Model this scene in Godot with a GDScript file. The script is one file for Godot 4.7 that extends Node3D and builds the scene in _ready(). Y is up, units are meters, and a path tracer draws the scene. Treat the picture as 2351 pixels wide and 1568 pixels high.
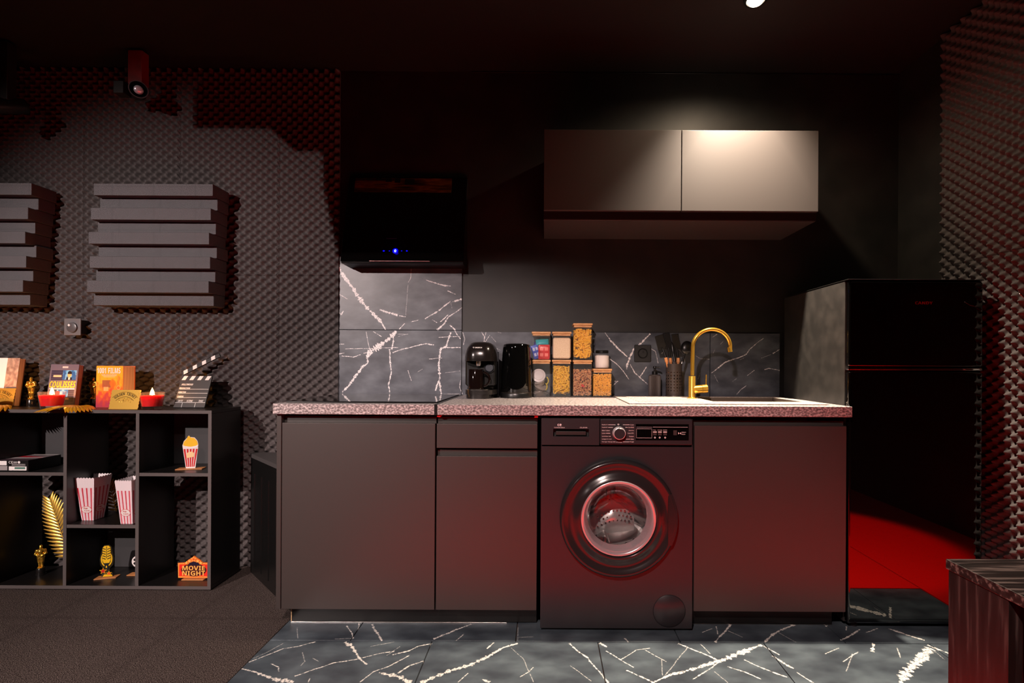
extends Node3D

# Kitchen corner of a small home cinema. Metres, y up, camera looks along -z, floor at y = 0.
const F := 1144.0          # focal length in pixels of the 2351 x 1568 frame
const CX := 1252.0         # where the depth lines meet
const CY := 838.0
const ROLL := 0.0055
const EYE := 1.04
const WALL := 2.56
const TOP := 0.885         # worktop
const SHELF := 0.8245      # top of the low shelf unit
const CEIL := 2.544

var M := {}
var font_bold: SystemFont
var font_plain: SystemFont
var font_mono: SystemFont
var used := {}

# ---------------------------------------------------------------- mesh builder
class MB:
	var v := PackedVector3Array()
	var n := PackedVector3Array()
	var t := PackedVector2Array()
	func tri(a, b, c, na, nb, nc, ua = Vector2(), ub = Vector2(), uc = Vector2()):
		if (b - a).cross(c - a).dot(na + nb + nc) > 0.0:
			v.append_array([a, c, b]); n.append_array([na, nc, nb]); t.append_array([ua, uc, ub])
		else:
			v.append_array([a, b, c]); n.append_array([na, nb, nc]); t.append_array([ua, ub, uc])
	func quad(a, b, c, d, nn, ua = Vector2(0, 1), ub = Vector2(1, 1), uc = Vector2(1, 0), ud = Vector2(0, 0)):
		tri(a, b, c, nn, nn, nn, ua, ub, uc)
		tri(a, c, d, nn, nn, nn, ua, uc, ud)
	func quad4(a, b, c, d, na, nb, nc, nd, ua = Vector2(0, 1), ub = Vector2(1, 1), uc = Vector2(1, 0), ud = Vector2(0, 0)):
		tri(a, b, c, na, nb, nc, ua, ub, uc)
		tri(a, c, d, na, nc, nd, ua, uc, ud)
	func box(c: Vector3, s: Vector3, r := 0.0015, b := Basis.IDENTITY):
		var h = s * 0.5
		r = minf(r, minf(h.x, minf(h.y, h.z)) * 0.9)
		var P = func(sg, axis):
			var p = Vector3(sg.x * (h.x - r), sg.y * (h.y - r), sg.z * (h.z - r))
			p[axis] = sg[axis] * h[axis]
			return c + b * p
		for ax in 3:
			var u = (ax + 1) % 3
			var w = (ax + 2) % 3
			for s1 in [-1.0, 1.0]:
				var nn = Vector3(); nn[ax] = s1
				var q = []
				var uv = []
				for k in [[-1.0, -1.0], [1.0, -1.0], [1.0, 1.0], [-1.0, 1.0]]:
					var sg = Vector3(); sg[ax] = s1; sg[u] = k[0]; sg[w] = k[1]
					q.append(P.call(sg, ax))
					var lp = Vector3(sg.x * h.x, sg.y * h.y, sg.z * h.z)
					uv.append(Vector2(lp.z, -lp.y) if ax == 0 else Vector2(lp.x, lp.z) if ax == 1 else Vector2(lp.x, -lp.y))
				quad(q[0], q[1], q[2], q[3], b * nn, uv[0], uv[1], uv[2], uv[3])
		if r <= 0.0:
			return
		for ax in 3:            # edges along ax
			var u = (ax + 1) % 3
			var w = (ax + 2) % 3
			for su in [-1.0, 1.0]:
				for sw in [-1.0, 1.0]:
					var s0 = Vector3(); s0[ax] = -1.0; s0[u] = su; s0[w] = sw
					var s2 = Vector3(); s2[ax] = 1.0; s2[u] = su; s2[w] = sw
					var nu = Vector3(); nu[u] = su
					var nw = Vector3(); nw[w] = sw
					quad4(P.call(s0, u), P.call(s2, u), P.call(s2, w), P.call(s0, w), b * nu, b * nu, b * nw, b * nw)
		for sx in [-1.0, 1.0]:
			for sy in [-1.0, 1.0]:
				for sz in [-1.0, 1.0]:
					var sg = Vector3(sx, sy, sz)
					tri(P.call(sg, 0), P.call(sg, 1), P.call(sg, 2), b * Vector3(sx, 0, 0), b * Vector3(0, sy, 0), b * Vector3(0, 0, sz))
	func lathe(prof: Array, segs := 40, x := Transform3D.IDENTITY, crease := 38.0, a0 := 0.0, a1 := TAU):
		var m = prof.size()
		var sn = []
		for i in m - 1:
			var d = prof[i + 1] - prof[i]
			sn.append(Vector2(d.y, -d.x).normalized())
		var cc = cos(deg_to_rad(crease))
		for i in m - 1:
			var n0 = sn[i]
			var n1 = sn[i]
			if i > 0 and sn[i].dot(sn[i - 1]) > cc:
				n0 = (sn[i] + sn[i - 1]).normalized()
			if i < m - 2 and sn[i].dot(sn[i + 1]) > cc:
				n1 = (sn[i] + sn[i + 1]).normalized()
			var p0 = prof[i]
			var p1 = prof[i + 1]
			for k in segs:
				var b0 = lerpf(a0, a1, float(k) / segs)
				var b1 = lerpf(a0, a1, float(k + 1) / segs)
				var e0 = Vector3(cos(b0), 0, sin(b0))
				var e1 = Vector3(cos(b1), 0, sin(b1))
				var A = x * (e0 * p0.x + Vector3.UP * p0.y)
				var B = x * (e1 * p0.x + Vector3.UP * p0.y)
				var C = x * (e1 * p1.x + Vector3.UP * p1.y)
				var D = x * (e0 * p1.x + Vector3.UP * p1.y)
				var na = (x.basis * (e0 * n0.x + Vector3.UP * n0.y)).normalized()
				var nb = (x.basis * (e1 * n0.x + Vector3.UP * n0.y)).normalized()
				var nc = (x.basis * (e1 * n1.x + Vector3.UP * n1.y)).normalized()
				var nd = (x.basis * (e0 * n1.x + Vector3.UP * n1.y)).normalized()
				var u0 = float(k) / segs
				var u1 = float(k + 1) / segs
				var v0 = float(i) / (m - 1)
				var v1 = float(i + 1) / (m - 1)
				if p0.x > 1e-6:
					tri(A, B, C, na, nb, nc, Vector2(u0, v0), Vector2(u1, v0), Vector2(u1, v1))
				if p1.x > 1e-6:
					tri(A, C, D, na, nc, nd, Vector2(u0, v0), Vector2(u1, v1), Vector2(u0, v1))
	func tube(pts: Array, rad, segs := 14, caps := true):
		var m = pts.size()
		var up = Vector3(0.13, 0.97, 0.21)
		var rings = []
		var prev = Vector3.ZERO
		for i in m:
			var d = (pts[mini(i + 1, m - 1)] - pts[maxi(i - 1, 0)]).normalized()
			var s = prev - d * prev.dot(d) if prev != Vector3.ZERO else d.cross(up)
			if s.length() < 1e-5:
				s = d.cross(Vector3(1, 0, 0))
			s = s.normalized()
			prev = s
			rings.append([s, d.cross(s).normalized(), d])
		var R = func(i): return float(rad[i]) if rad is Array else float(rad)
		for i in m - 1:
			for k in segs:
				var b0 = TAU * k / segs
				var b1 = TAU * (k + 1) / segs
				var q = []
				var nn = []
				for e in [[i, b0], [i, b1], [i + 1, b1], [i + 1, b0]]:
					var f = rings[e[0]]
					var o = f[0] * cos(e[1]) + f[1] * sin(e[1])
					q.append(pts[e[0]] + o * R.call(e[0])); nn.append(o)
				quad4(q[0], q[1], q[2], q[3], nn[0], nn[1], nn[2], nn[3])
		if caps:
			for i in [0, m - 1]:
				var f = rings[i]
				var nn = f[2] * (-1.0 if i == 0 else 1.0)
				for k in segs:
					var b0 = TAU * k / segs
					var b1 = TAU * (k + 1) / segs
					tri(pts[i], pts[i] + (f[0] * cos(b0) + f[1] * sin(b0)) * R.call(i), pts[i] + (f[0] * cos(b1) + f[1] * sin(b1)) * R.call(i), nn, nn, nn)
	func prism(poly: PackedVector2Array, depth: float, x := Transform3D.IDENTITY, crease := 30.0, uvs := 1.0):
		# outline in local x, y; thickness along local z, centred
		var h = depth * 0.5
		var ix = Geometry2D.triangulate_polygon(poly)
		for k in range(0, ix.size(), 3):
			for s in [-1.0, 1.0]:
				var p = [poly[ix[k]], poly[ix[k + 1]], poly[ix[k + 2]]]
				var nn = x.basis * Vector3(0, 0, s)
				tri(x * Vector3(p[0].x, p[0].y, h * s), x * Vector3(p[1].x, p[1].y, h * s), x * Vector3(p[2].x, p[2].y, h * s), nn, nn, nn, p[0] * Vector2(uvs, -uvs), p[1] * Vector2(uvs, -uvs), p[2] * Vector2(uvs, -uvs))
		var cw = Geometry2D.is_polygon_clockwise(poly)
		var m = poly.size()
		var en = []
		for i in m:
			var d = (poly[(i + 1) % m] - poly[i]).normalized()
			en.append(Vector2(-d.y, d.x) if cw else Vector2(d.y, -d.x))
		var cc = cos(deg_to_rad(crease))
		for i in m:
			var a = poly[i]
			var b = poly[(i + 1) % m]
			var n0 = en[i]
			var n1 = en[i]
			if en[i].dot(en[(i + m - 1) % m]) > cc: n0 = (en[i] + en[(i + m - 1) % m]).normalized()
			if en[i].dot(en[(i + 1) % m]) > cc: n1 = (en[i] + en[(i + 1) % m]).normalized()
			var N0 = x.basis * Vector3(n0.x, n0.y, 0)
			var N1 = x.basis * Vector3(n1.x, n1.y, 0)
			quad4(x * Vector3(a.x, a.y, -h), x * Vector3(b.x, b.y, -h), x * Vector3(b.x, b.y, h), x * Vector3(a.x, a.y, h), N0, N1, N1, N0, a * uvs, b * uvs, b * uvs, a * uvs)
	func surf(fn: Callable, nu: int, nv: int, flip := false):
		# smooth sheet from fn(u, v), u and v in 0..1
		var g = []
		for j in nv + 1:
			for i in nu + 1:
				g.append(fn.call(float(i) / nu, float(j) / nv))
		var nr = []
		var w = nu + 1
		for j in nv + 1:
			for i in w:
				var a = g[j * w + mini(i + 1, nu)] - g[j * w + maxi(i - 1, 0)]
				var b = g[mini(j + 1, nv) * w + i] - g[maxi(j - 1, 0) * w + i]
				var q = a.cross(b).normalized()
				nr.append(-q if flip else q)
		for j in nv:
			for i in nu:
				var k = [j * w + i, j * w + i + 1, (j + 1) * w + i + 1, (j + 1) * w + i]
				var uv = []
				for e in [[i, j], [i + 1, j], [i + 1, j + 1], [i, j + 1]]:
					uv.append(Vector2(float(e[0]) / nu, 1.0 - float(e[1]) / nv))
				quad4(g[k[0]], g[k[1]], g[k[2]], g[k[3]], nr[k[0]], nr[k[1]], nr[k[2]], nr[k[3]], uv[0], uv[1], uv[2], uv[3])
	func ball(c: Vector3, r: Vector3, segs := 16, rings := 10, b := Basis.IDENTITY):
		for j in rings:
			for i in segs:
				var q = []
				var nn = []
				for e in [[i, j], [i + 1, j], [i + 1, j + 1], [i, j + 1]]:
					var th = PI * e[1] / rings
					var ph = TAU * e[0] / segs
					var d = Vector3(sin(th) * cos(ph), cos(th), sin(th) * sin(ph))
					q.append(c + b * (d * r)); nn.append((b * (d / r)).normalized())
				quad4(q[0], q[1], q[2], q[3], nn[0], nn[1], nn[2], nn[3])
	func mesh() -> ArrayMesh:
		var a = []
		a.resize(Mesh.ARRAY_MAX)
		a[Mesh.ARRAY_VERTEX] = v
		a[Mesh.ARRAY_NORMAL] = n
		a[Mesh.ARRAY_TEX_UV] = t
		var m = ArrayMesh.new()
		m.add_surface_from_arrays(Mesh.PRIMITIVE_TRIANGLES, a)
		return m

# ---------------------------------------------------------------- placing and naming
func at(px: float, py: float, d: float) -> Vector3:
	var dx = px - CX
	var dy = py - CY
	return Vector3((dx + ROLL * dy) * d / F, EYE - (dy - ROLL * dx) * d / F, -d)

func on(px: float, py: float, y: float) -> Vector3:      # where the sight line meets the level y
	var dx = px - CX
	var dy = py - CY
	return at(px, py, (EYE - y) * F / (dy - ROLL * dx))

func numbered(called: String) -> String:
	var k = used.get(called, -1) + 1
	used[called] = k
	return called if k == 0 else "%s_%03d" % [called, k]

func tag(o, label, category, group = ""):
	o.set_meta("label", label)
	o.set_meta("category", category)
	if group != "":
		o.set_meta("group", group)
	return o

func thing(called, label, category, pos = Vector3.ZERO, turn = 0.0, group = ""):
	var o = Node3D.new()
	o.name = numbered(called)
	add_child(o)
	o.position = pos
	o.rotation.y = turn
	return tag(o, label, category, group)

func part(parent, called, mb, m, label = ""):
	var o = MeshInstance3D.new()
	o.name = called
	o.mesh = mb.mesh() if mb is MB else mb
	o.material_override = null
	for s in o.mesh.get_surface_count():
		o.set_surface_override_material(s, m)
	parent.add_child(o, true)
	if label != "":
		o.set_meta("label", label)
	return o

func single(called, label, category, mb, m, pos = Vector3.ZERO, group = ""):
	var o = part(self, numbered(called), mb, m)
	o.position = pos
	return tag(o, label, category, group)

func struct(called, mb, m):
	var o = part(self, called, mb, m)
	o.set_meta("kind", "structure")
	return o

func copy_of(src, called, label, pos, group = ""):
	var o = src.duplicate()
	o.name = numbered(called)
	add_child(o)
	o.position = pos
	return tag(o, label, src.get_meta("category"), group)

# lettering as thin raised print; fitted into the given width and height, centred at pos
func letters(parent, s: String, pos: Vector3, w: float, h: float, m, b := Basis.IDENTITY, f = null, slant := 0.0):
	var t = TextMesh.new()
	t.text = s
	t.font = f if f else font_bold
	t.font_size = 32
	t.pixel_size = 0.01
	t.depth = 0.03
	t.curve_step = 4.0
	var bb = t.get_aabb()
	var am = ArrayMesh.new()
	var sx = w / maxf(bb.size.x, 0.001)
	var sy = h / maxf(bb.size.y, 0.001)
	var c = bb.get_center()
	for k in t.get_surface_count():
		var a = t.surface_get_arrays(k)
		var vs: PackedVector3Array = a[Mesh.ARRAY_VERTEX]
		for i in vs.size():
			var p = vs[i] - c
			vs[i] = Vector3(p.x * sx + p.y * sy * slant, p.y * sy, p.z * 0.016)
		var na = []
		na.resize(Mesh.ARRAY_MAX)
		na[Mesh.ARRAY_VERTEX] = vs
		na[Mesh.ARRAY_NORMAL] = a[Mesh.ARRAY_NORMAL]
		if a[Mesh.ARRAY_INDEX] != null:
			na[Mesh.ARRAY_INDEX] = a[Mesh.ARRAY_INDEX]
		am.add_surface_from_arrays(Mesh.PRIMITIVE_TRIANGLES, na)
	var o = part(parent, "lettering", am, m)
	o.transform = Transform3D(b, pos)
	return o

# ---------------------------------------------------------------- materials
func rgb(r, g, b) -> Color:
	return Color(r / 255.0, g / 255.0, b / 255.0)

func mat(c: Color, rough := 0.5, metal := 0.0, spec := 0.5) -> StandardMaterial3D:
	var m = StandardMaterial3D.new()
	m.albedo_color = c
	m.roughness = rough
	m.metallic = metal
	m.metallic_specular = spec
	return m

func glow(c: Color, e: float) -> StandardMaterial3D:
	var m = mat(Color(0.02, 0.02, 0.02), 0.5)
	m.emission_enabled = true
	m.emission = c
	m.emission_energy_multiplier = e
	return m

func noise_tex(w, h, freq, stops: Array, sd := 1, kind := FastNoiseLite.TYPE_SIMPLEX_SMOOTH, octaves := 4) -> NoiseTexture2D:
	var nz = FastNoiseLite.new()
	nz.seed = sd
	nz.noise_type = kind
	nz.frequency = freq
	nz.fractal_octaves = octaves
	var g = Gradient.new()
	var off = PackedFloat32Array()
	var col = PackedColorArray()
	for s in stops:
		off.append(s[0]); col.append(s[1])
	g.offsets = off
	g.colors = col
	var t = NoiseTexture2D.new()
	t.width = w
	t.height = h
	t.seamless = true
	t.noise = nz
	t.color_ramp = g
	return t

func tri_mat(tex, scale: Vector3, rough := 0.6, spec := 0.5, world := true) -> StandardMaterial3D:
	var m = mat(Color.WHITE, rough, 0.0, spec)
	m.albedo_texture = tex
	m.uv1_triplanar = true
	m.uv1_world_triplanar = world
	m.uv1_scale = scale
	return m

func pane(alpha := 0.06, c := Color(0.9, 0.95, 0.95)) -> StandardMaterial3D:
	var m = mat(Color(c.r, c.g, c.b, alpha), 0.0)
	m.transparency = BaseMaterial3D.TRANSPARENCY_ALPHA
	return m

# veins drawn in stone: stone.lines are [points in metres, width in metres]
func stone(size: Vector2, ppm: float, base: Color, lines: Array, sd: int, vein: Color) -> ImageTexture:
	var w = int(size.x * ppm)
	var h = int(size.y * ppm)
	var nz = FastNoiseLite.new()
	nz.seed = sd
	nz.frequency = 0.012
	nz.fractal_octaves = 5
	var hw = w / 3
	var hh = h / 3
	var img = Image.create(hw, hh, false, Image.FORMAT_RGB8)
	for y in hh:
		for x in hw:
			var k = 1.0 + 0.42 * nz.get_noise_2d(x * 1.6, y * 3.0)
			img.set_pixel(x, y, Color(base.r * k, base.g * k, base.b * (k * 0.9 + 0.1)))
	img.resize(w, h, Image.INTERPOLATE_CUBIC)
	var nv = FastNoiseLite.new()
	nv.seed = sd + 9
	nv.frequency = 0.016
	nv.fractal_octaves = 4
	var nr = FastNoiseLite.new()
	nr.seed = sd + 5
	nr.frequency = 0.075
	nr.fractal_octaves = 3
	var li = 0
	for l in lines:
		li += 1
		var pts = l[0]
		for i in pts.size() - 1:
			var a = pts[i] * ppm
			var b = pts[i + 1] * ppm
			var wd = l[1]
			var w0 = (wd[i] if wd is Array else wd) * ppm
			var w1 = (wd[i + 1] if wd is Array else wd) * ppm
			var len = a.distance_to(b)
			var dir = (b - a).normalized()
			var nrm = Vector2(-dir.y, dir.x)
			var s = 0.0
			while s < len:
				var k = s / len
				var ww = lerpf(w0, w1, k)
				var p0 = a.lerp(b, k)
				var wob = nv.get_noise_2d(p0.x + li * 57.0, p0.y) * (1.3 + ww * 0.14)
				var half = maxf(0.55, ww * (0.36 + 0.5 * nr.get_noise_2d(p0.x, p0.y + li * 31.0)))
				var q = -half - 1.0
				while q <= half + 1.0:
					var p = p0 + nrm * (wob + q)
					var x = int(p.x)
					var y = int(p.y)
					if x >= 0 and y >= 0 and x < w and y < h:
						var edge = clampf(half + 0.6 - absf(q), 0.0, 1.0)
						var rag = clampf(0.85 + 1.5 * nr.get_noise_2d(p.x * 2.0 + 300.0, p.y * 2.0), 0.0, 1.0)
						if ww < 1.6: rag *= 0.6
						img.set_pixel(x, y, img.get_pixel(x, y).lerp(vein, edge * rag))
					q += 0.7
				s += 0.7
	return ImageTexture.create_from_image(img)
# ---------------------------------------------------------------- the scene
func _ready():
	# camera
	var cam = Camera3D.new()
	cam.name = "camera"
	cam.projection = Camera3D.PROJECTION_FRUSTUM
	cam.keep_aspect = Camera3D.KEEP_HEIGHT
	cam.near = 0.05
	cam.far = 50.0
	cam.size = 1568.0 / F * cam.near
	cam.frustum_offset = Vector2((1175.5 - CX) / F, (CY - 784.0) / F) * cam.near
	cam.position = Vector3(0, EYE, 0)
	cam.rotation = Vector3(0, 0, ROLL)
	add_child(cam)
	cam.current = true
	# a closed room: no sky, all light from lamps and flames
	var we = WorldEnvironment.new()
	we.name = "environment"
	var env = Environment.new()
	env.background_mode = Environment.BG_COLOR
	env.background_color = Color.BLACK
	env.tonemap_mode = Environment.TONE_MAPPER_LINEAR
	env.tonemap_exposure = 1.0
	env.sdfgi_enabled = true
	env.ssao_enabled = true
	env.ssil_enabled = true
	we.environment = env
	add_child(we)
	# ceiling lamps: place, aim, colour, energy, half angle, softness, size
	spot("kitchen_light", KITCHEN_LAMP + Vector3(0, -0.03, 0), KITCHEN_LAMP + Vector3(0, -1, -0.02), rgb(255, 232, 208), 15.5, 43.0, 1.0, 0.03)
	spot("kitchen_spill", KITCHEN_LAMP + Vector3(0, -0.03, 0), KITCHEN_LAMP + Vector3(0, -1, -0.02), rgb(255, 226, 192), 1.6, 82.0, 1.0, 0.03)
	spot("shelf_light", SHELF_LAMP, SHELF_AIM, rgb(255, 232, 225), 19.5, 25.0, 0.8, 0.012)
	spot("front_light", FRONT_LAMP, FRONT_AIM, rgb(255, 226, 218), 7.5, 33.0, 0.5, 0.03)
	for i in 3:
		spot("red_light", RED_LAMPS[i], RED_LAMPS[i] + Vector3(0, -1, 0), rgb(255, 4, 3), [15.0, 9.0, 8.0][i], 18.0, 0.3, 0.05)

	font_bold = SystemFont.new(); font_bold.font_names = PackedStringArray(["Droid Sans"]); font_bold.font_weight = 700
	font_plain = SystemFont.new(); font_plain.font_names = PackedStringArray(["Droid Sans"])
	font_mono = SystemFont.new(); font_mono.font_names = PackedStringArray(["Droid Sans Mono"])
	materials()
	shell()
	foam_walls()
	stone_tiles()
	kitchen_units()
	washing_machine()
	fridge()
	wall_cabinet()
	hood()
	shelf_unit()
	slat_panels()
	table()
	corner_cabinet()
	worktop_things()
	shelf_top_things()
	shelf_bay_things()
	small_fixtures()
	lamps()

const KITCHEN_LAMP := Vector3(0.853, 2.544, -2.04)
const SHELF_LAMP := Vector3(-2.85, 2.42, 1.5)
const SHELF_AIM := Vector3(-1.75, 0.62, -2.5)
const FRONT_LAMP := Vector3(-0.5, 2.42, 0.5)
const FRONT_AIM := Vector3(-0.2, 0.0, -1.7)
const RED_LAMPS := [Vector3(1.66, 2.42, -0.93), Vector3(0.02, 2.42, -0.84), Vector3(-0.7, 2.42, -0.84)]

func spot(called, from, to, c, e, ang, soft, size):
	var l = SpotLight3D.new()
	l.name = called
	l.light_color = c
	l.light_energy = e
	l.spot_range = 12.0
	l.spot_attenuation = 2.0
	l.spot_angle = ang
	l.spot_angle_attenuation = soft
	l.light_size = size
	l.shadow_enabled = true
	add_child(l)
	var up = Vector3.FORWARD if absf((to - from).normalized().y) > 0.95 else Vector3.UP
	l.look_at_from_position(from, to, up)

func materials():
	M.laminate = mat(rgb(56, 52, 50), 0.42)
	M.laminate_dark = mat(rgb(40, 37, 36), 0.45)
	M.black_matt = mat(rgb(14, 13, 13), 0.6)
	M.black_satin = mat(rgb(18, 18, 18), 0.32)
	M.black_gloss = mat(rgb(6, 6, 6), 0.03)
	M.fridge_gloss = mat(rgb(5, 5, 5), 0.025, 0.0, 0.7)
	M.void = mat(rgb(5, 5, 5), 0.9)
	M.wall_paint = tri_mat(noise_tex(512, 512, 0.012, [[0.2, rgb(27, 26, 25)], [0.8, rgb(38, 36, 34)]], 4), Vector3(0.7, 0.7, 0.7), 0.5)
	M.ceiling = mat(rgb(9, 8, 8), 0.8)
	M.foam = tri_mat(noise_tex(512, 512, 0.25, [[0.25, rgb(62, 58, 58)], [0.75, rgb(98, 92, 92)]], 6), Vector3(4, 4, 4), 0.75, 0.35)
	M.foam_bar = tri_mat(noise_tex(512, 512, 0.22, [[0.28, rgb(34, 34, 36)], [0.5, rgb(72, 71, 74)], [0.72, rgb(146, 144, 148)]], 7), Vector3(5, 5, 5), 0.85, 0.3)
	M.grout = mat(rgb(112, 96, 88), 0.9)
	M.silver = mat(rgb(205, 203, 200), 0.25, 1.0)
	M.chrome = mat(rgb(225, 225, 225), 0.08, 1.0)
	M.steel = mat(rgb(190, 188, 186), 0.22, 1.0)
	M.gold = mat(rgb(226, 168, 68), 0.22, 1.0)
	M.gold_bright = mat(rgb(244, 190, 74), 0.2, 0.85)
	M.gold_foil = mat(rgb(226, 180, 80), 0.33, 0.7)
	M.gold_leaf = mat(rgb(226, 158, 22), 0.34, 0.3)
	M.white_print = mat(rgb(235, 232, 230), 0.6)
	M.grey_print = mat(rgb(150, 146, 146), 0.6)
	M.yellow = mat(rgb(240, 190, 20), 0.5)
	M.red = mat(rgb(200, 22, 24), 0.5)
	M.orange = mat(rgb(236, 84, 24), 0.5)
	M.white = mat(rgb(236, 230, 228), 0.5)
	M.pages = tri_mat(noise_tex(128, 128, 0.08, [[0.3, rgb(206, 164, 146)], [0.7, rgb(240, 206, 190)]], 8), Vector3(1, 0.4, 60), 0.8)
	M.bamboo = tri_mat(noise_tex(256, 256, 0.03, [[0.3, rgb(196, 138, 88)], [0.7, rgb(226, 172, 118)]], 9), Vector3(3, 40, 3), 0.45)
	M.wood_dark = tri_mat(noise_tex(512, 512, 0.02, [[0.3, rgb(24, 18, 17)], [0.55, rgb(44, 36, 34)], [0.72, rgb(96, 84, 78)]], 12), Vector3(0.6, 9, 9), 0.35)
	M.wood_dark_up = tri_mat(noise_tex(512, 512, 0.02, [[0.3, rgb(20, 15, 14)], [0.6, rgb(34, 27, 26)], [0.75, rgb(60, 50, 47)]], 13), Vector3(9, 0.6, 9), 0.35)
	M.board = mat(rgb(19, 18, 18), 0.34)
	M.edge = mat(rgb(88, 82, 81), 0.45)
	M.board_back = mat(rgb(58, 58, 60), 0.6)
	M.glass = pane(0.05)
	M.carpet = tri_mat(noise_tex(512, 512, 0.33, [[0.25, rgb(26, 22, 21)], [0.5, rgb(54, 47, 45)], [0.75, rgb(128, 116, 110)]], 14, FastNoiseLite.TYPE_SIMPLEX, 3), Vector3(1.7, 1.7, 1.7), 0.95, 0.1)
	M.carpet.heightmap_enabled = true
	M.carpet.heightmap_texture = M.carpet.albedo_texture
	M.carpet.heightmap_scale = 0.22
	M.red_carpet = mat(rgb(214, 20, 16), 0.95, 0.0, 0.1)
	# worktop: mottled grey-beige laminate
	M.worktop = tri_mat(noise_tex(1024, 1024, 0.04, [[0.18, rgb(82, 76, 76)], [0.42, rgb(122, 115, 115)], [0.6, rgb(150, 143, 142)], [0.8, rgb(196, 190, 188)]], 21, FastNoiseLite.TYPE_SIMPLEX_SMOOTH, 5), Vector3(1.9, 2.6, 1.9), 0.42)
	M.sink = tri_mat(noise_tex(512, 512, 0.06, [[0.2, rgb(150, 138, 130)], [0.8, rgb(196, 184, 174)]], 22), Vector3(3, 3, 3), 0.4)
	M.fridge_side = tri_mat(noise_tex(256, 256, 0.03, [[0.2, rgb(38, 37, 36)], [0.8, rgb(52, 50, 48)]], 23), Vector3(1.5, 1.5, 1.5), 0.45)

# a slab whose face carries a piece of a stone picture; corners a, b, c, d run round the face
func slab(mb, a, b, c, d, n, thick, uvf: Callable, bev := 0.0012):
	var m = (a + b + c + d) * 0.25
	var q = []
	var o = [a, b, c, d]
	for i in 4:
		var e1 = (o[(i + 1) % 4] - o[i]).normalized()
		var e2 = (o[(i + 3) % 4] - o[i]).normalized()
		q.append(o[i] + (e1 + e2) * bev)
	mb.quad(q[0], q[1], q[2], q[3], n, uvf.call(q[0]), uvf.call(q[1]), uvf.call(q[2]), uvf.call(q[3]))
	for i in 4:
		var j = (i + 1) % 4
		var sn = ((o[i] + o[j]) * 0.5 - m)
		sn = (sn - n * sn.dot(n)).normalized()
		mb.quad4(q[i], q[j], o[j] - n * bev, o[i] - n * bev, n, n, sn, sn, uvf.call(q[i]), uvf.call(q[j]), uvf.call(o[j]), uvf.call(o[i]))
		mb.quad(o[i] - n * bev, o[j] - n * bev, o[j] - n * thick, o[i] - n * thick, sn, uvf.call(o[i]), uvf.call(o[j]), uvf.call(o[j]), uvf.call(o[i]))
	mb.quad(o[0] - n * thick, o[1] - n * thick, o[2] - n * thick, o[3] - n * thick, -n)

const X0 := -3.4
const X1 := 1.808
const Z1 := 2.4
const X2 := 2.6         # right wall of the wider part of the room
const PIER := 1.86

func shell():
	var mb = MB.new()
	mb.box(Vector3((X0 + X2) / 2, -0.06, (Z1 - WALL) / 2), Vector3(X2 - X0 + 0.3, 0.1, Z1 + WALL + 0.3), 0.0)
	struct("floor", mb, M.grout)
	mb = MB.new()
	mb.box(Vector3((X0 + X2) / 2, CEIL + 0.05, (Z1 - WALL) / 2), Vector3(X2 - X0 + 0.3, 0.1, Z1 + WALL + 0.3), 0.0)
	struct("ceiling", mb, M.ceiling)
	mb = MB.new()
	mb.box(Vector3((X0 + X2) / 2, CEIL / 2, -WALL - 0.05), Vector3(X2 - X0 + 0.3, CEIL + 0.02, 0.1), 0.0)
	struct("wall_back", mb, M.wall_paint)
	mb = MB.new()
	# a thick pier carries the foam; in front of it the room is wider
	mb.box(Vector3((X1 + X2) / 2, CEIL / 2, -(WALL + PIER) / 2), Vector3(X2 - X1, CEIL + 0.02, WALL - PIER), 0.0)
	struct("wall_right", mb, M.wall_paint)
	mb = MB.new()
	mb.box(Vector3(X2 + 0.05, CEIL / 2, (Z1 - WALL) / 2), Vector3(0.1, CEIL + 0.02, Z1 + WALL + 0.02), 0.0)
	struct("wall_side", mb, M.wall_paint)
	mb = MB.new()
	mb.box(Vector3(X0 - 0.05, CEIL / 2, (Z1 - WALL) / 2), Vector3(0.1, CEIL + 0.02, Z1 + WALL + 0.02), 0.0)
	struct("wall_left", mb, M.wall_paint)
	mb = MB.new()
	mb.box(Vector3((X0 + X2) / 2, CEIL / 2, Z1 + 0.05), Vector3(X2 - X0 + 0.3, CEIL + 0.02, 0.1), 0.0)
	struct("wall_front", mb, M.wall_paint)
	# thin bead where the kitchen wall meets the ceiling
	mb = MB.new()
	var a = at(1082, 165, WALL).x
	mb.box(Vector3((a + X1) / 2, CEIL - 0.004, -WALL + 0.004), Vector3(X1 - a, 0.006, 0.006), 0.001)
	struct("trim_1", mb, M.black_satin)
	# carpets on the floor
	mb = MB.new()
	var cx = -1.032
	mb.box(Vector3((X0 + cx) / 2, -0.0045, (Z1 - WALL) / 2), Vector3(cx - X0, 0.011, Z1 + WALL), 0.002)
	single("carpet", "grey-brown speckled carpet on the left half of the floor, under the shelf unit", "carpet", mb, M.carpet)
	mb = MB.new()
	mb.box(Vector3((cx + 1.77) / 2, -0.0045, (Z1 - 1.588) / 2), Vector3(1.77 - cx - 0.006, 0.011, Z1 + 1.588), 0.002)
	single("carpet", "bright red carpet strip beside the foam pier, mirrored in the fridge door", "carpet", red_strip(), M.red_carpet)
	single("carpet", "bright red carpet in front of the marble tiles, seen mirrored in the fridge door", "carpet", mb, M.red_carpet)

func red_strip() -> MB:
	var mb = MB.new()
	mb.box(Vector3((1.772 + X2) / 2, -0.0045, (Z1 - PIER + 0.006) / 2), Vector3(X2 - 1.772, 0.011, Z1 + PIER - 0.006), 0.002)
	return mb

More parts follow.
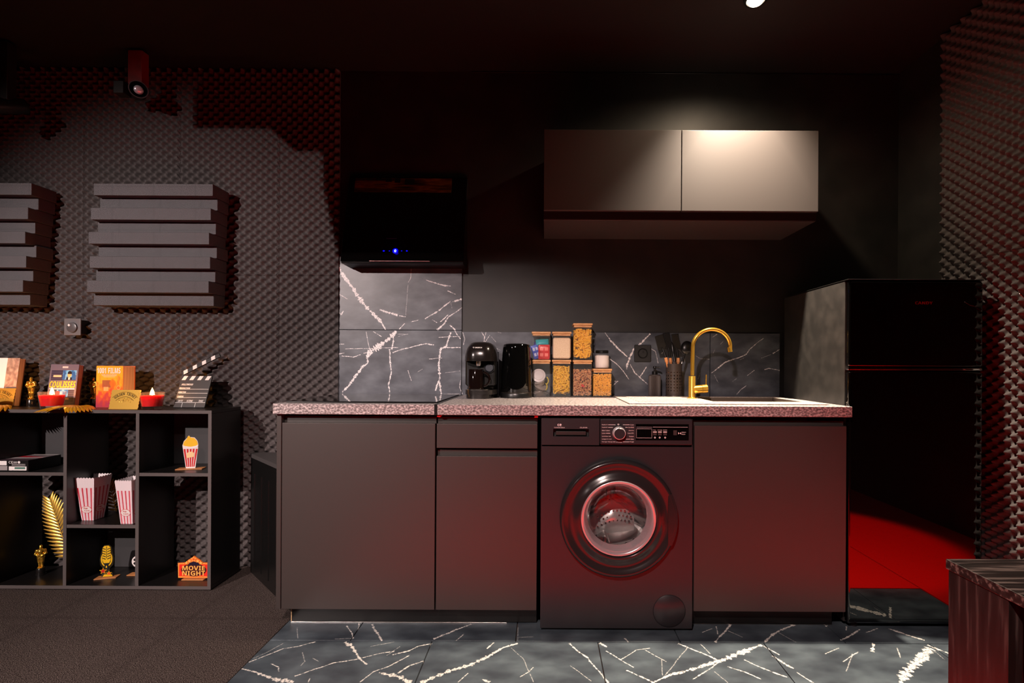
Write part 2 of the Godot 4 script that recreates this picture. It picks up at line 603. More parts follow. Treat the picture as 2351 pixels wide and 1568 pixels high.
# egg-crate foam: a sheet of bumps over a rectangle, skirted at the rim. org is a corner on the wall.
func foam_sheet(org: Vector3, ux: Vector3, n: Vector3, w: float, h: float, keep = null) -> ArrayMesh:
	var PX = 0.0535
	var PY = 0.0445
	var step = 0.0058
	var nx = int(ceil(w / step))
	var ny = int(ceil(h / step))
	var off = Vector2(ux.dot(org), org.y)
	var H = func(x, y): return 0.008 + 0.028 * pow(0.5 + 0.5 * cos(TAU * (x + off.x) / PX) * cos(TAU * (y + off.y) / PY), 1.5)
	var vs = PackedVector3Array()
	var ns = PackedVector3Array()
	var ix = PackedInt32Array()
	var cols = nx + 3
	var ins = PackedByteArray()
	for j in range(-1, ny + 2):
		for i in range(-1, nx + 2):
			var x = clampf(i, 0, nx) * w / nx
			var y = clampf(j, 0, ny) * h / ny
			var rim = i < 0 or j < 0 or i > nx or j > ny
			var hh = 0.001 if rim else H.call(x, y)
			vs.append(org + ux * x + Vector3.UP * y + n * hh)
			if rim:
				var side = (ux * (-1.0 if i < 0 else 1.0 if i > nx else 0.0) + Vector3.UP * (-1.0 if j < 0 else 1.0 if j > ny else 0.0))
				ns.append(side.normalized())
			else:
				var dx = (H.call(x + 0.001, y) - H.call(x - 0.001, y)) / 0.002
				var dy = (H.call(x, y + 0.001) - H.call(x, y - 0.001)) / 0.002
				ns.append((n - ux * dx - Vector3.UP * dy).normalized())
			ins.append(1 if keep == null or keep.call(org.x + ux.x * x, org.y + y) else 0)
	var flip = ux.cross(Vector3.UP).dot(n) > 0.0
	for j in ny + 2:
		for i in nx + 2:
			var k = j * cols + i
			if ins[k] + ins[k + 1] + ins[k + cols] + ins[k + cols + 1] < 2:
				continue
			if flip:
				ix.append_array([k, k + cols + 1, k + 1, k, k + cols, k + cols + 1])
			else:
				ix.append_array([k, k + 1, k + cols + 1, k, k + cols + 1, k + cols])
	var a = []
	a.resize(Mesh.ARRAY_MAX)
	a[Mesh.ARRAY_VERTEX] = vs
	a[Mesh.ARRAY_NORMAL] = ns
	a[Mesh.ARRAY_INDEX] = ix
	var m = ArrayMesh.new()
	m.add_surface_from_arrays(Mesh.PRIMITIVE_TRIANGLES, a)
	return m

func foam_walls():
	var wall = get_node("wall_back")
	var keep = null
	# added unseen board under the ceiling, cut to the stepped shadow wanted on this wall
	var edge = PackedVector2Array()
	var zb = -0.45
	for p in [[524, 150], [442, 204], [440, 291], [617, 293], [672, 345], [737, 345], [739, 430], [775, 600], [1500, 600], [1500, 150]]:
		var q = at(p[0], p[1], 2.53)
		q = SHELF_LAMP + (q - SHELF_LAMP) * ((zb - SHELF_LAMP.z) / (q.z - SHELF_LAMP.z))
		edge.append(Vector2(q.x, minf(q.y, CEIL - 0.001)))
	var top_l = edge[0]
	edge[0] = Vector2(top_l.x, CEIL - 0.001)
	edge[9] = Vector2(edge[8].x, CEIL - 0.001)
	var pm = MB.new()
	pm.prism(edge, 0.012, Transform3D(Basis(), Vector3(0, 0, zb)))
	single("added_shadow_baffle", "added unseen stepped black board under the ceiling, shaping the shelf lamp shadow", "baffle", pm, M.black_matt)
	var seams = [at(775, 900, 2.535).x, at(637, 700, 2.535).x, at(408, 700, 2.535).x, at(187, 700, 2.535).x]
	while seams[-1] > X0 + 0.1:
		seams.append(maxf(X0 + 0.002, seams[-1] - 0.5))
	var ys = [0.006, at(568, 1082, 2.535).y, at(568, 1082, 2.535).y + 1.0, CEIL - 0.004]
	for i in seams.size() - 1:
		for j in 3:
			var x0 = seams[i + 1]
			var w = seams[i] - x0 - 0.002
			var m = foam_sheet(Vector3(x0, ys[j], -WALL), Vector3.RIGHT, Vector3.BACK, w, ys[j + 1] - ys[j] - 0.0015, keep)
			if m.surface_get_array_index_len(0) > 0:
				part(wall, "foam_panel", m, M.foam)
	wall = get_node("wall_right")
	var z0 = -2.258
	for i in 1:
		for j in 3:
			var m = foam_sheet(Vector3(X1, ys[j], z0 + 0.5 * i), Vector3.BACK, Vector3.LEFT, -PIER - z0, ys[j + 1] - ys[j] - 0.0015)
			part(wall, "foam_panel", m, M.foam)

func lines_of(spec: Array, conv: Callable, k: float) -> Array:
	# spec: [[x, y, x, y, ...], width in pixels]
	var out = []
	for s in spec:
		var pts = []
		for i in range(0, s[0].size(), 2):
			pts.append(conv.call(s[0][i], s[0][i + 1]))
		var w = s[1]
		if w is Array:
			w = w.map(func(q): return q * k)
		else:
			w = w * k
		out.append([pts, w])
	return out

func stone_tiles():
	# marble floor tiles; veins laid where the photograph shows them
	var fo = Vector2(-1.05, 1.55)
	var fs = Vector2(2.9, 1.03)
	var ca = func(x, y):
		var p = on(500.0 + x / 2.9388, 1280.0 + y / 2.9388, 0.0)
		return Vector2(p.x, -p.z) - fo
	var cb = func(x, y):
		var p = on(1300.0 + x / 2.2369, 1300.0 + y / 2.2369, 0.0)
		return Vector2(p.x, -p.z) - fo
	var fa = [
		[[160, 750, 260, 775, 340, 805, 400, 825, 510, 840], [4, 8, 10, 14, 18]], [[210, 705, 330, 660, 440, 615, 540, 600, 660, 568], 4], [[240, 680, 330, 640, 440, 580], 2],
		[[860, 570, 900, 600, 930, 640, 965, 690, 1005, 722], [22, 18, 11, 7, 6]], [[520, 800, 650, 755, 780, 712, 950, 685, 1100, 645, 1190, 632], 4.5],
		[[1180, 655, 1290, 630, 1350, 600, 1445, 580], 6], [[960, 840, 1050, 770, 1150, 735, 1220, 700, 1300, 655], 4.5], [[1090, 775, 1180, 795, 1240, 810, 1300, 846], [6, 18, 16, 18]],
		[[1215, 780, 1290, 730, 1395, 695], 7], [[1370, 845, 1450, 810, 1560, 765, 1700, 725, 1800, 680, 1870, 640, 1930, 605, 2025, 578], [22, 20, 17, 17, 16, 14, 12, 9]],
		[[1815, 615, 1865, 570], 8], [[1620, 840, 1690, 780], 3], [[1790, 820, 1835, 842], 11], [[2040, 805, 2100, 770, 2130, 740], 3], [[1980, 610, 2060, 680, 2130, 840], 2],
		[[360, 715, 410, 740, 410, 770], 3], [[570, 640, 590, 700, 560, 730], 2], [[640, 680, 680, 700], 2], [[1030, 600, 1190, 570], 2], [[1140, 660, 1230, 600], 2], [[610, 840, 620, 815], 4],
		[[950, 440, 950, 485], 6], [[1045, 450, 1060, 490, 1085, 520, 1105, 560], 10], [[870, 460, 905, 510, 912, 548], 5], [[790, 550, 905, 546], 2],
		[[1455, 550, 1530, 520, 1600, 490, 1710, 450], [10, 9, 9, 6]], [[1610, 560, 1660, 515], 5], [[535, 470, 540, 545], 2], [[2025, 470, 2025, 560], 2], [[2030, 540, 2130, 536], 2]]
	var fb = [
		[[15, 395, 60, 435, 110, 470, 120, 490, 180, 550, 215, 599], 6], [[170, 395, 210, 415], 9], [[205, 435, 280, 480, 345, 520], 4], [[310, 535, 400, 575, 450, 599], 5], [[405, 430, 515, 490], 3],
		[[575, 398, 660, 430, 720, 455, 780, 485], 6], [[690, 400, 740, 450], 3], [[440, 599, 540, 555, 650, 530, 740, 500, 790, 485, 850, 465, 920, 435, 1005, 405], [6, 8, 11, 12, 14, 20, 17, 7]],
		[[830, 515, 920, 545, 1000, 580], 4], [[790, 490, 720, 540, 650, 580], 3], [[915, 480, 1000, 520, 1080, 550, 1135, 570], 5], [[1015, 410, 1095, 455], 5], [[1060, 460, 1120, 500, 1170, 525], 8],
		[[1185, 545, 1270, 599], 7], [[1575, 395, 1575, 440], 10], [[1700, 420, 1715, 470], 3], [[1655, 320, 1730, 345, 1840, 380], 10], [[1855, 405, 1945, 440, 2050, 480], 8],
		[[1870, 420, 1830, 460, 1790, 500, 1740, 550, 1715, 599], [30, 28, 26, 24, 17]], [[1880, 425, 1945, 480], 2], [[1420, 490, 1500, 440], 2], [[20, 510, 130, 590], 2], [[490, 480, 495, 560], 2], [[760, 540, 830, 599], 2],
		[[280, 480, 360, 430, 430, 420], 2], [[500, 570, 620, 420], 2], [[1440, 540, 1470, 450], 2], [[1330, 450, 1400, 420], 2],
		[[850, 295, 820, 330, 790, 360, 765, 390], 6], [[770, 310, 780, 350], 4], [[830, 330, 905, 365], 2], [[1190, 295, 1120, 320, 1060, 350, 1020, 390], 7], [[1080, 335, 1180, 390], 2], [[1600, 320, 1540, 340], 3],
		[[1510, 325, 1440, 365, 1410, 380], 5], [[1440, 310, 1440, 330], 3], [[700, 340, 750, 320], 2], [[1350, 295, 1335, 310], 5], [[300, 370, 320, 388], 6]]
	var ls = lines_of(fa, ca, 0.00056)
	ls.append_array(lines_of(fb, cb, 0.00074))
	for l in ls:           # flat on the floor, veins across the view look thinner than they are
		var d = (l[0][-1] - l[0][0]).normalized()
		var k = 1.0 + 0.9 * absf(d.x)
		l[1] = l[1].map(func(q): return q * k) if l[1] is Array else l[1] * k
	var ft = stone(fs, 690.0, rgb(68, 77, 84), ls, 31, rgb(226, 222, 214))
	M.floor_stone = mat(Color.WHITE, 0.36)
	M.floor_stone.albedo_texture = ft
	var fuv = func(p): return Vector2((p.x - fo.x) / fs.x, (-p.z - fo.y) / fs.y)
	var floor = get_node("floor")
	var g = 0.0016
	var rows = [[1.592, 1.874, [-1.032, -0.42, 0.203, 0.826, 1.449, 1.766]], [1.874, 2.494, [-1.032, -0.728, -0.106, 0.514, 1.137, 1.76, 1.808]], [2.494, 2.56, [-1.032, -0.42, 0.203, 0.826, 1.449, 1.808]]]
	for r in rows:
		for i in r[2].size() - 1:
			var mb = MB.new()
			var x0 = r[2][i] + g
			var x1 = r[2][i + 1] - g
			slab(mb, Vector3(x0, 0, -r[0] - g), Vector3(x1, 0, -r[0] - g), Vector3(x1, 0, -r[1] + g), Vector3(x0, 0, -r[1] + g), Vector3.UP, 0.0095, fuv)
			part(floor, "floor_tile", mb, M.floor_stone)
	# marble wall tiles behind the worktop
	var cz = func(x, y): return Vector2(700.0 + x / 2.7024 - 770.0, 380.0 + y / 2.7024 - 606.0) / 448.0
	var c5 = func(x, y): return Vector2(1040.0 + x / 5.8775 - 770.0, 720.0 + y / 5.8775 - 606.0) / 448.0
	var c6 = func(x, y): return Vector2(1400.0 + x / 4.0534 - 770.0, 720.0 + y / 4.0534 - 606.0) / 448.0
	var wz = [
		[[200, 618, 250, 700, 300, 765, 340, 830, 395, 890, 440, 940, 470, 965, 500, 1019], [14, 26, 22, 28, 20, 22, 18, 6]], [[465, 895, 530, 915, 575, 930], 12], [[585, 930, 625, 938], 6], [[745, 950, 830, 900, 905, 840], 7], [[915, 845, 945, 838, 975, 828], 11],
		[[750, 710, 830, 735, 865, 745, 905, 748], [3, 8, 10, 3]], [[885, 778, 935, 798], 6], [[820, 1018, 860, 985, 890, 940, 975, 880], [12, 9, 7, 5]], [[840, 970, 890, 925], 7], [[900, 990, 935, 1022], 9], [[660, 635, 655, 700, 640, 725], 2.5],
		[[205, 905, 225, 925, 240, 900], 7], [[205, 795, 265, 828], 3], [[585, 1015, 620, 980], 5], [[660, 970, 705, 958], 4], [[790, 958, 820, 975], 3], [[905, 850, 912, 885], 2], [[640, 740, 625, 930], 2],
		[[570, 1030, 520, 1075, 460, 1120, 405, 1150, 385, 1190], [30, 26, 36, 48, 16]], [[385, 1190, 390, 1225, 355, 1250, 320, 1300, 270, 1370, 230, 1402], [18, 10, 16, 17, 16, 10]], [[550, 1075, 540, 1140], 8], [[525, 1140, 530, 1230, 535, 1290, 520, 1360, 525, 1408], 10],
		[[905, 1035, 875, 1125, 840, 1140, 830, 1230, 835, 1320, 810, 1395], [8, 12, 12, 13, 15, 6]], [[835, 1340, 845, 1415], 12], [[545, 1160, 600, 1140, 700, 1115, 750, 1105, 800, 1112], 6], [[840, 1130, 965, 1128], 7],
		[[205, 1170, 245, 1163], 5], [[230, 1180, 300, 1188, 345, 1172], 5], [[365, 1165, 395, 1158], 5], [[205, 1110, 245, 1105], 4], [[250, 1137, 470, 1132, 580, 1128], 3], [[380, 1030, 390, 1090, 400, 1135], 3], [[425, 1030, 475, 1060], 3],
		[[580, 1060, 640, 1045], 2], [[770, 1200, 850, 1193], 3], [[870, 1285, 965, 1273], 2], [[915, 1000, 945, 1050, 965, 1075], 4], [[640, 1270, 660, 1335], 3], [[575, 1045, 640, 1046], 2], [[700, 1280, 730, 1262], 2], [[830, 1065, 960, 1060], 3], [[860, 1418, 960, 1416], 3]]
	var w5 = [
		[[385, 245, 420, 310, 420, 375], 14], [[445, 250, 430, 330], 9], [[495, 290, 450, 360, 430, 390], 12], [[130, 245, 160, 340, 140, 420], 8], [[540, 450, 640, 490], 5], [[600, 245, 650, 260], 3], [[520, 310, 580, 380], 3], [[100, 900, 88, 990, 130, 1080], 9],
		[[2050, 255, 2120, 350, 2200, 430, 2260, 500, 2351, 575], [10, 16, 16, 18, 14]], [[2120, 610, 2200, 670, 2300, 780, 2351, 850], 7], [[2180, 910, 2230, 915], 14], [[2150, 975, 2200, 920], 4], [[1890, 480, 1910, 515], 3]]
	var w6 = [
		[[0, 245, 80, 330, 160, 400], [12, 16, 10]], [[375, 185, 350, 212, 300, 265, 265, 292], [16, 22, 22, 14]], [[225, 320, 190, 400, 165, 460, 155, 515], [12, 30, 26, 12]], [[0, 420, 90, 490, 130, 540, 180, 612], 6], [[190, 470, 230, 550, 290, 600, 350, 655], [5, 12, 12, 6]],
		[[340, 495, 300, 560, 275, 595], 10], [[385, 325, 425, 350, 450, 460], 6], [[945, 550, 1010, 500, 1085, 445, 1200, 410, 1270, 375, 1300, 330, 1360, 280, 1430, 230], [9, 14, 18, 10, 12, 9, 6, 5]], [[1515, 370, 1583, 332], 11], [[1410, 410, 1500, 380], 4],
		[[1440, 520, 1480, 508, 1583, 528], 8], [[1280, 575, 1345, 525], 6], [[1180, 750, 1220, 705, 1270, 670], 6], [[955, 220, 1000, 190], 6], [[800, 390, 840, 415, 930, 422], 4], [[1030, 285, 1060, 250], 3], [[820, 610, 840, 550], 3], [[960, 370, 980, 330], 3],
		[[1140, 630, 1180, 605], 3], [[480, 370, 500, 350], 8], [[40, 660, 75, 625], 5], [[640, 330, 690, 380, 700, 450], 3], [[970, 570, 1010, 640], 4], [[1210, 430, 1250, 410], 3]]
	ls = lines_of(wz, cz, 1.0 / 2.7024 / 448.0)
	ls.append_array(lines_of(w5, c5, 0.7 / 5.8775 / 448.0))
	ls.append_array(lines_of(w6, c6, 0.75 / 4.0534 / 448.0))
	var wt = stone(Vector2(1024, 312) / 448.0, 880.0, rgb(78, 82, 90), ls, 41, rgb(240, 232, 232))
	M.wall_stone = mat(Color.WHITE, 0.4)
	M.wall_stone.albedo_texture = wt
	var d = 2.551
	var wuv = func(p):
		var u = p.x * F / -p.z
		var w = (EYE - p.y) * F / -p.z
		return Vector2((u - ROLL * w + CX - 770.0) / 1024.0, (w + ROLL * u + CY - 606.0) / 312.0)
	var wall = get_node("wall_back")
	var base_y = TOP - 0.002
	var yt = at(918, 612, d).y
	var ym = at(918, 757.5, d).y
	var xs = [at(776, 760, d).x, at(1060, 760, d).x, at(1344, 800, d).x, at(1630, 800, d).x, at(1790.5, 830, d).x]
	var cells = [[xs[0], xs[1], ym + 0.001, yt + 0.05], [xs[0], xs[1], base_y, ym - 0.001]]
	for i in 3:
		cells.append([xs[i + 1] + 0.0025, xs[i + 2] - 0.0005, base_y, at(1300, 763, d).y])
	for c in cells:
		var mb = MB.new()
		slab(mb, Vector3(c[0], c[2], -d), Vector3(c[1], c[2], -d), Vector3(c[1], c[3], -d), Vector3(c[0], c[3], -d), Vector3.BACK, 0.009, wuv)
		part(wall, "wall_tile", mb, M.wall_stone)
# a box given by its limits: x0..x1, y0..y1 and depths d0 (near) .. d1 (far)
func lim(mb, x0, x1, y0, y1, d0, d1, r := 0.0015):
	mb.box(Vector3((x0 + x1) / 2, (y0 + y1) / 2, -(d0 + d1) / 2), Vector3(absf(x1 - x0), absf(y1 - y0), absf(d1 - d0)), r)

func solid(x0, x1, y0, y1, d0, d1, r := 0.0015) -> MB:
	var mb = MB.new()
	lim(mb, x0, x1, y0, y1, d0, d1, r)
	return mb

const DD := 1.95          # depth of the door fronts

func kitchen_units():
	var yd0 = 0.0785      # bottom and top of the doors
	var yd1 = 0.8088
	var yc = 0.834
	# left cabinet under the hob
	var xe = at(634, 1200, DD).x
	var xl = at(645.5, 1200, DD).x
	var xr = at(998.3, 1200, DD).x
	var xd = at(1001.2, 1200, DD).x
	var xm = at(1233.0, 1200, DD).x
	var c = thing("base_cabinet", "wide dark brown base cabinet with one door below the hob, at the left end", "cabinet")
	part(c, "body", solid(xl, xr, yd0, yc, DD + 0.045, 2.5), M.laminate_dark)
	part(c, "end_panel", solid(xe, xl - 0.0008, yd0, 0.8425, DD - 0.001, 2.5), M.laminate)
	part(c, "handle_channel", solid(xl, xr, 0.796, yc, DD + 0.022, DD + 0.045), M.laminate)
	part(c, "door", solid(xl + 0.001, xr, yd0, yd1, DD, DD + 0.019, 0.002), M.laminate)
	# drawer cabinet
	c = thing("base_cabinet", "narrow dark brown base cabinet with a drawer above a door, left of the washing machine", "cabinet")
	part(c, "body", solid(xd, xm, yd0, yc, DD + 0.045, 2.5), M.laminate_dark)
	part(c, "handle_channel", solid(xd, xm, 0.796, yc, DD + 0.022, DD + 0.045), M.laminate)
	part(c, "drawer_front", solid(xd, xm, 0.7125, yd1, DD, DD + 0.019, 0.002), M.laminate)
	part(c, "handle_channel", solid(xd, xm, 0.672, 0.7035, DD + 0.022, DD + 0.045), M.laminate)
	part(c, "door", solid(xd, xm, yd0, 0.682, DD, DD + 0.019, 0.002), M.laminate)
	for q in [at(1007, 955, 1.94), at(1231, 956, 1.94)]:
		part(c, "spacer", solid(q.x - 0.007, q.x + 0.007, 0.8345, 0.8425, 1.942, 1.972, 0.001), M.red, "small red plastic spacer under the worktop")
	# sink cabinet
	var x2 = at(1593.5, 1200, DD).x
	var x3 = at(1943.0, 1200, DD).x
	c = thing("base_cabinet", "dark brown base cabinet with one door below the sink, beside the fridge", "cabinet")
	part(c, "body", solid(x2, x3, yd0, 0.71, DD + 0.045, 2.5), M.laminate_dark)
	part(c, "handle_channel", solid(x2, x3, 0.786, 0.824, DD + 0.022, DD + 0.04), M.laminate)
	part(c, "door", solid(x2, x3, yd0, 0.807, DD, DD + 0.019, 0.002), M.laminate)
	# plinths, standing on the floor
	var p = thing("plinth", "dark plinth board below the two left base cabinets", "plinth")
	var px0 = at(668, 1412, 2.005).x
	part(p, "board", solid(px0 + 0.003, xm, 0.004, yd0 - 0.001, 2.005, 2.022), M.black_satin)
	part(p, "raw_edge", solid(px0, px0 + 0.003, 0.004, yd0 - 0.001, 2.005, 2.022, 0.0005), mat(rgb(214, 178, 132), 0.7), "pale raw chipboard edge")
	part(p, "seal", solid(px0, xm - 0.12, 0.0, 0.004, 2.0025, 2.02, 0.001), M.silver, "thin pale seal strip")
	p = thing("plinth", "dark plinth board below the sink cabinet", "plinth")
	var px1 = at(1910, 1418, 2.005).x
	part(p, "board", solid(x2 - 0.002, px1, 0.004, yd0 - 0.001, 2.005, 2.022), M.black_satin)
	part(p, "seal", solid(x2 - 0.002, px1, 0.0, 0.004, 2.0025, 2.02, 0.001), M.silver, "thin pale seal strip")
	# worktops
	var w0 = at(625.5, 940, 1.93).x
	var w1 = at(1957.5, 945, 1.93).x
	var j0 = at(997.3, 940, 1.93).x
	var j1 = at(1003.6, 940, 1.93).x
	var yb = TOP - 0.0412
	single("worktop", "left grey stone-look worktop slab that carries the black hob", "worktop", solid(w0, j0, yb, TOP, 1.93, 2.549, 0.002), M.worktop)
	single("joint_strip", "black metal joint strip between the two worktop slabs", "joint strip", solid(j0 + 0.0003, j1 - 0.0003, yb - 0.0006, TOP + 0.0012, 1.9285, 2.548, 0.001), M.black_satin)
	var sx0 = 0.337
	var sx1 = 1.14
	var mb = solid(j1, sx0 + 0.01, yb, TOP, 1.93, 2.549, 0.002)
	lim(mb, sx1 - 0.012, w1, yb, TOP, 1.93, 2.549, 0.002)
	lim(mb, sx0 + 0.008, sx1 - 0.01, yb, TOP, 1.93, 2.01, 0.002)
	lim(mb, sx0 + 0.008, sx1 - 0.01, yb, TOP, 2.45, 2.549, 0.0)
	single("worktop", "right grey stone-look worktop slab with the sink, above the washing machine", "worktop", mb, M.worktop)
	# hob
	var h = thing("hob", "flat black glass hob set on the left worktop in front of the marble tiles", "hob", Vector3(0, TOP, 0))
	mb = MB.new()
	var g0 = at(659, 924, 1.99).x
	mb.box(Vector3((g0 + j0 - 0.004) / 2, 0.0035, -2.2485), Vector3(j0 - 0.004 - g0, 0.005, 0.527), 0.0015)
	part(h, "glass_plate", mb, M.black_gloss)
	mb = MB.new()
	mb.box(Vector3((g0 + j0 - 0.004) / 2, 0.0005, -2.2485), Vector3(j0 - g0, 0.001, 0.531), 0.0004)
	part(h, "frame", mb, M.black_satin)
	# sink
	var s = thing("sink", "pale stone-coloured inset sink with a ridged drainer and a dark basin", "sink", Vector3(0, TOP, 0))
	var bx0 = 0.716
	var bx1 = 1.104
	var n0 = 2.118
	var n1 = 2.42
	mb = MB.new()
	var yr0 = 0.0004
	var yr1 = 0.0045
	lim(mb, sx0, bx0, yr0, yr1, 1.998, 2.463, 0.0015)
	lim(mb, bx1, sx1, yr0, yr1, 1.998, 2.463, 0.0015)
	lim(mb, bx0 - 0.001, bx1 + 0.001, yr0, yr1, 1.998, n0, 0.0015)
	lim(mb, bx0 - 0.001, bx1 + 0.001, yr0, yr1, n1, 2.463, 0.0015)
	part(s, "rim", mb, M.sink)
	mb = MB.new()
	lim(mb, bx0 - 0.006, bx0, -0.165, yr0, n0 - 0.006, n1 + 0.006, 0.0)
	lim(mb, bx1, bx1 + 0.006, -0.165, yr0, n0 - 0.006, n1 + 0.006, 0.0)
	lim(mb, bx0, bx1, -0.165, yr0, n0 - 0.006, n0, 0.0)
	lim(mb, bx0, bx1, -0.165, yr0, n1, n1 + 0.006, 0.0)
	lim(mb, bx0 - 0.006, bx1 + 0.006, -0.171, -0.165, n0 - 0.006, n1 + 0.006, 0.0)
	part(s, "basin", mb, mat(rgb(98, 86, 76), 0.45))
	mb = MB.new()
	mb.lathe([Vector2(0, 0.003), Vector2(0.03, 0.003), Vector2(0.042, 0.0)], 24, Transform3D(Basis(), Vector3(0.91, -0.165, -2.27)))
	part(s, "drain", mb, M.steel)
	for k in 6:
		mb = MB.new()
		mb.box(Vector3(0.52, 0.0055, -2.06 - 0.062 * k), Vector3(0.27, 0.003, 0.012), 0.0014)
		part(s, "ridge", mb, M.sink)

func ring_plate(mb, cx, cy, r, x0, x1, y0, y1, z, segs := 64):
	# a flat rectangle with a round hole, facing +z
	var corners = [atan2(y1 - cy, x1 - cx), atan2(y1 - cy, x0 - cx), atan2(y0 - cy, x0 - cx), atan2(y0 - cy, x1 - cx)]
	var angs = []
	for i in segs: angs.append(TAU * i / segs - PI)
	angs.append_array(corners)
	angs.sort()
	var edge = func(a):
		var d = Vector2(cos(a), sin(a))
		var k = 1e9
		if d.x > 1e-6: k = minf(k, (x1 - cx) / d.x)
		if d.x < -1e-6: k = minf(k, (x0 - cx) / d.x)
		if d.y > 1e-6: k = minf(k, (y1 - cy) / d.y)
		if d.y < -1e-6: k = minf(k, (y0 - cy) / d.y)
		return Vector3(cx + d.x * k, cy + d.y * k, z)
	for i in angs.size():
		var a = angs[i]
		var b = angs[(i + 1) % angs.size()]
		mb.quad(Vector3(cx + cos(a) * r, cy + sin(a) * r, z), edge.call(a), edge.call(b), Vector3(cx + cos(b) * r, cy + sin(b) * r, z), Vector3.BACK)

func facing(p: Vector3) -> Transform3D:       # turns a lathe's axis towards +z
	return Transform3D(Basis(Vector3(1, 0, 0), Vector3(0, 0, 1), Vector3(0, -1, 0)), p)

func washing_machine():
	var x0 = at(1241.5, 1200, DD).x
	var x1 = at(1589.5, 1200, DD).x
	var y0 = at(1415, 1441.5, DD).y
	var y1 = at(1415, 960.5, DD).y
	var ys = at(1415, 1021.5, DD).y
	var zf = -DD + 0.003
	var zb = -2.5
	var w = thing("washing_machine", "black front-loading washing machine with a steel-lined round glass door", "washing machine")
	var cc = at(1418.6, 1187, DD)
	var gc = at(1417, 1184, DD)
	var k = DD / F
	M.machine = mat(rgb(41, 41, 44), 0.36)
	M.machine_door = mat(rgb(38, 36, 37), 0.2)
	var mb = MB.new()
	ring_plate(mb, cc.x, cc.y, 0.17, x0, x1, y0, ys - 0.006, zf)
	for q in [[x0, x0 + 0.004], [x1 - 0.004, x1]]:
		mb.box(Vector3((q[0] + q[1]) / 2, (y0 + y1) / 2, (zf + zb) / 2 - 0.001), Vector3(0.004, y1 - y0 - 0.004, zf - zb - 0.002), 0.001)
	mb.box(Vector3((x0 + x1) / 2, y1 - 0.004, (zf + zb) / 2 - 0.002), Vector3(x1 - x0 - 0.01, 0.006, zf - zb - 0.006), 0.001)
	mb.box(Vector3((x0 + x1) / 2, y0 + 0.003, (zf + zb) / 2), Vector3(x1 - x0 - 0.008, 0.006, zf - zb - 0.004), 0.001)
	mb.box(Vector3((x0 + x1) / 2, (y0 + y1) / 2, zb + 0.003), Vector3(x1 - x0 - 0.008, y1 - y0 - 0.01, 0.006), 0.001)
	part(w, "body", mb, M.machine)
	# control panel with drawer, dial and display
	var xs = at(1376, 990, DD).x
	mb = MB.new()
	mb.box(Vector3((xs + x1) / 2, (ys + y1) / 2, zf - 0.012), Vector3(x1 - xs - 0.002, y1 - ys, 0.034), 0.006)
	part(w, "control_panel", mb, M.machine)
	var dr = MB.new()
	var hx0 = at(1270, 990, DD).x
	var hx1 = at(1351.5, 990, DD).x
	var hy0 = at(1310, 1001.5, DD).y
	var hy1 = at(1310, 984.3, DD).y
	var zp = zf + 0.005
	# front of the detergent drawer round its finger recess
	for q in [[x0 + 0.001, hx0, ys, y1], [hx1, xs - 0.001, ys, y1], [hx0, hx1, hy1, y1], [hx0, hx1, ys, hy0]]:
		dr.box(Vector3((q[0] + q[1]) / 2, (q[2] + q[3]) / 2, zp - 0.012), Vector3(q[1] - q[0], q[3] - q[2], 0.024), 0.0)
	part(w, "detergent_drawer", dr, M.machine)
	mb = MB.new()
	mb.box(Vector3((hx0 + hx1) / 2, (hy0 + hy1) / 2, zp - 0.026), Vector3(hx1 - hx0, hy1 - hy0, 0.004), 0.0)
	mb.box(Vector3((hx0 + hx1) / 2 , (hy0 + hy1) / 2 - 0.003, zp - 0.014), Vector3((hx1 - hx0) * 0.86, (hy1 - hy0) * 0.55, 0.014), 0.002)
	part(w, "finger_recess", mb, M.laminate_dark)
	var zt = zp + 0.0004
	var P = func(px, py):
		var q = at(px, py, DD - 0.008)
		return Vector3(q.x, q.y, zt)
	var wp = M.white_print
	letters(w, "ce", P.call(1284.5, 975.5), 9 * k, 5 * k, wp)
	letters(w, "Continental Edison", P.call(1284.5, 981.3), 24 * k, 2.6 * k, wp, Basis(), font_plain)
	letters(w, "CELL814BK", P.call(1340, 981.5), 17 * k, 2.6 * k, wp, Basis(), font_plain)
	var left = ["Rapide 15'", "Rapide 60'", "Mixte / Couleurs", "Laine", "Synthétique", "Lavage à la main", "Essorage / Vidange"]
	var right = ["Coton", "Eco 40-60", "Jeans", "Coton 20°C", "Couleurs", "Délicat", "Rinçage"]
	var ly = [975.3, 981.2, 988.3, 994.5, 1001.8, 1008.2, 1014.5]
	var lw = [13, 13, 18, 8, 15, 22, 24]
	var rw = [8, 12, 12, 14, 11, 7, 9]
	for i in 7:
		letters(w, left[i], P.call(1382 + lw[i] / 2.0, ly[i]), lw[i] * k, 2.7 * k, wp, Basis(), font_plain)
		letters(w, right[i], P.call(1455 - rw[i] / 2.0, ly[i]), rw[i] * k, 2.7 * k, wp, Basis(), font_plain)
		var a = P.call(1382 + lw[i] + 1.5, ly[i])
		var reach = [1413, 1407, 1403, 1401, 1402, 1406, 1413][i]
		var b = P.call(reach, ly[i])
		if b.x > a.x + 0.003:
			mb = MB.new()
			mb.box((a + b) / 2, Vector3(b.x - a.x, 0.9 * k, 0.0006), 0.0)
			part(w, "scale_line", mb, wp)
		a = P.call(2 * 1421.5 - reach, ly[i])
		b = P.call(1455 - rw[i] - 1.5, ly[i])
		if b.x > a.x + 0.003:
			mb = MB.new()
			mb.box((a + b) / 2, Vector3(b.x - a.x, 0.9 * k, 0.0006), 0.0)
			part(w, "scale_line", mb, wp)
	letters(w, "0", P.call(1419.5, 974.5), 4 * k, 3.5 * k, wp)
	letters(w, "Anti-allergie", P.call(1421, 1015.3), 14 * k, 2.6 * k, wp, Basis(), font_plain)
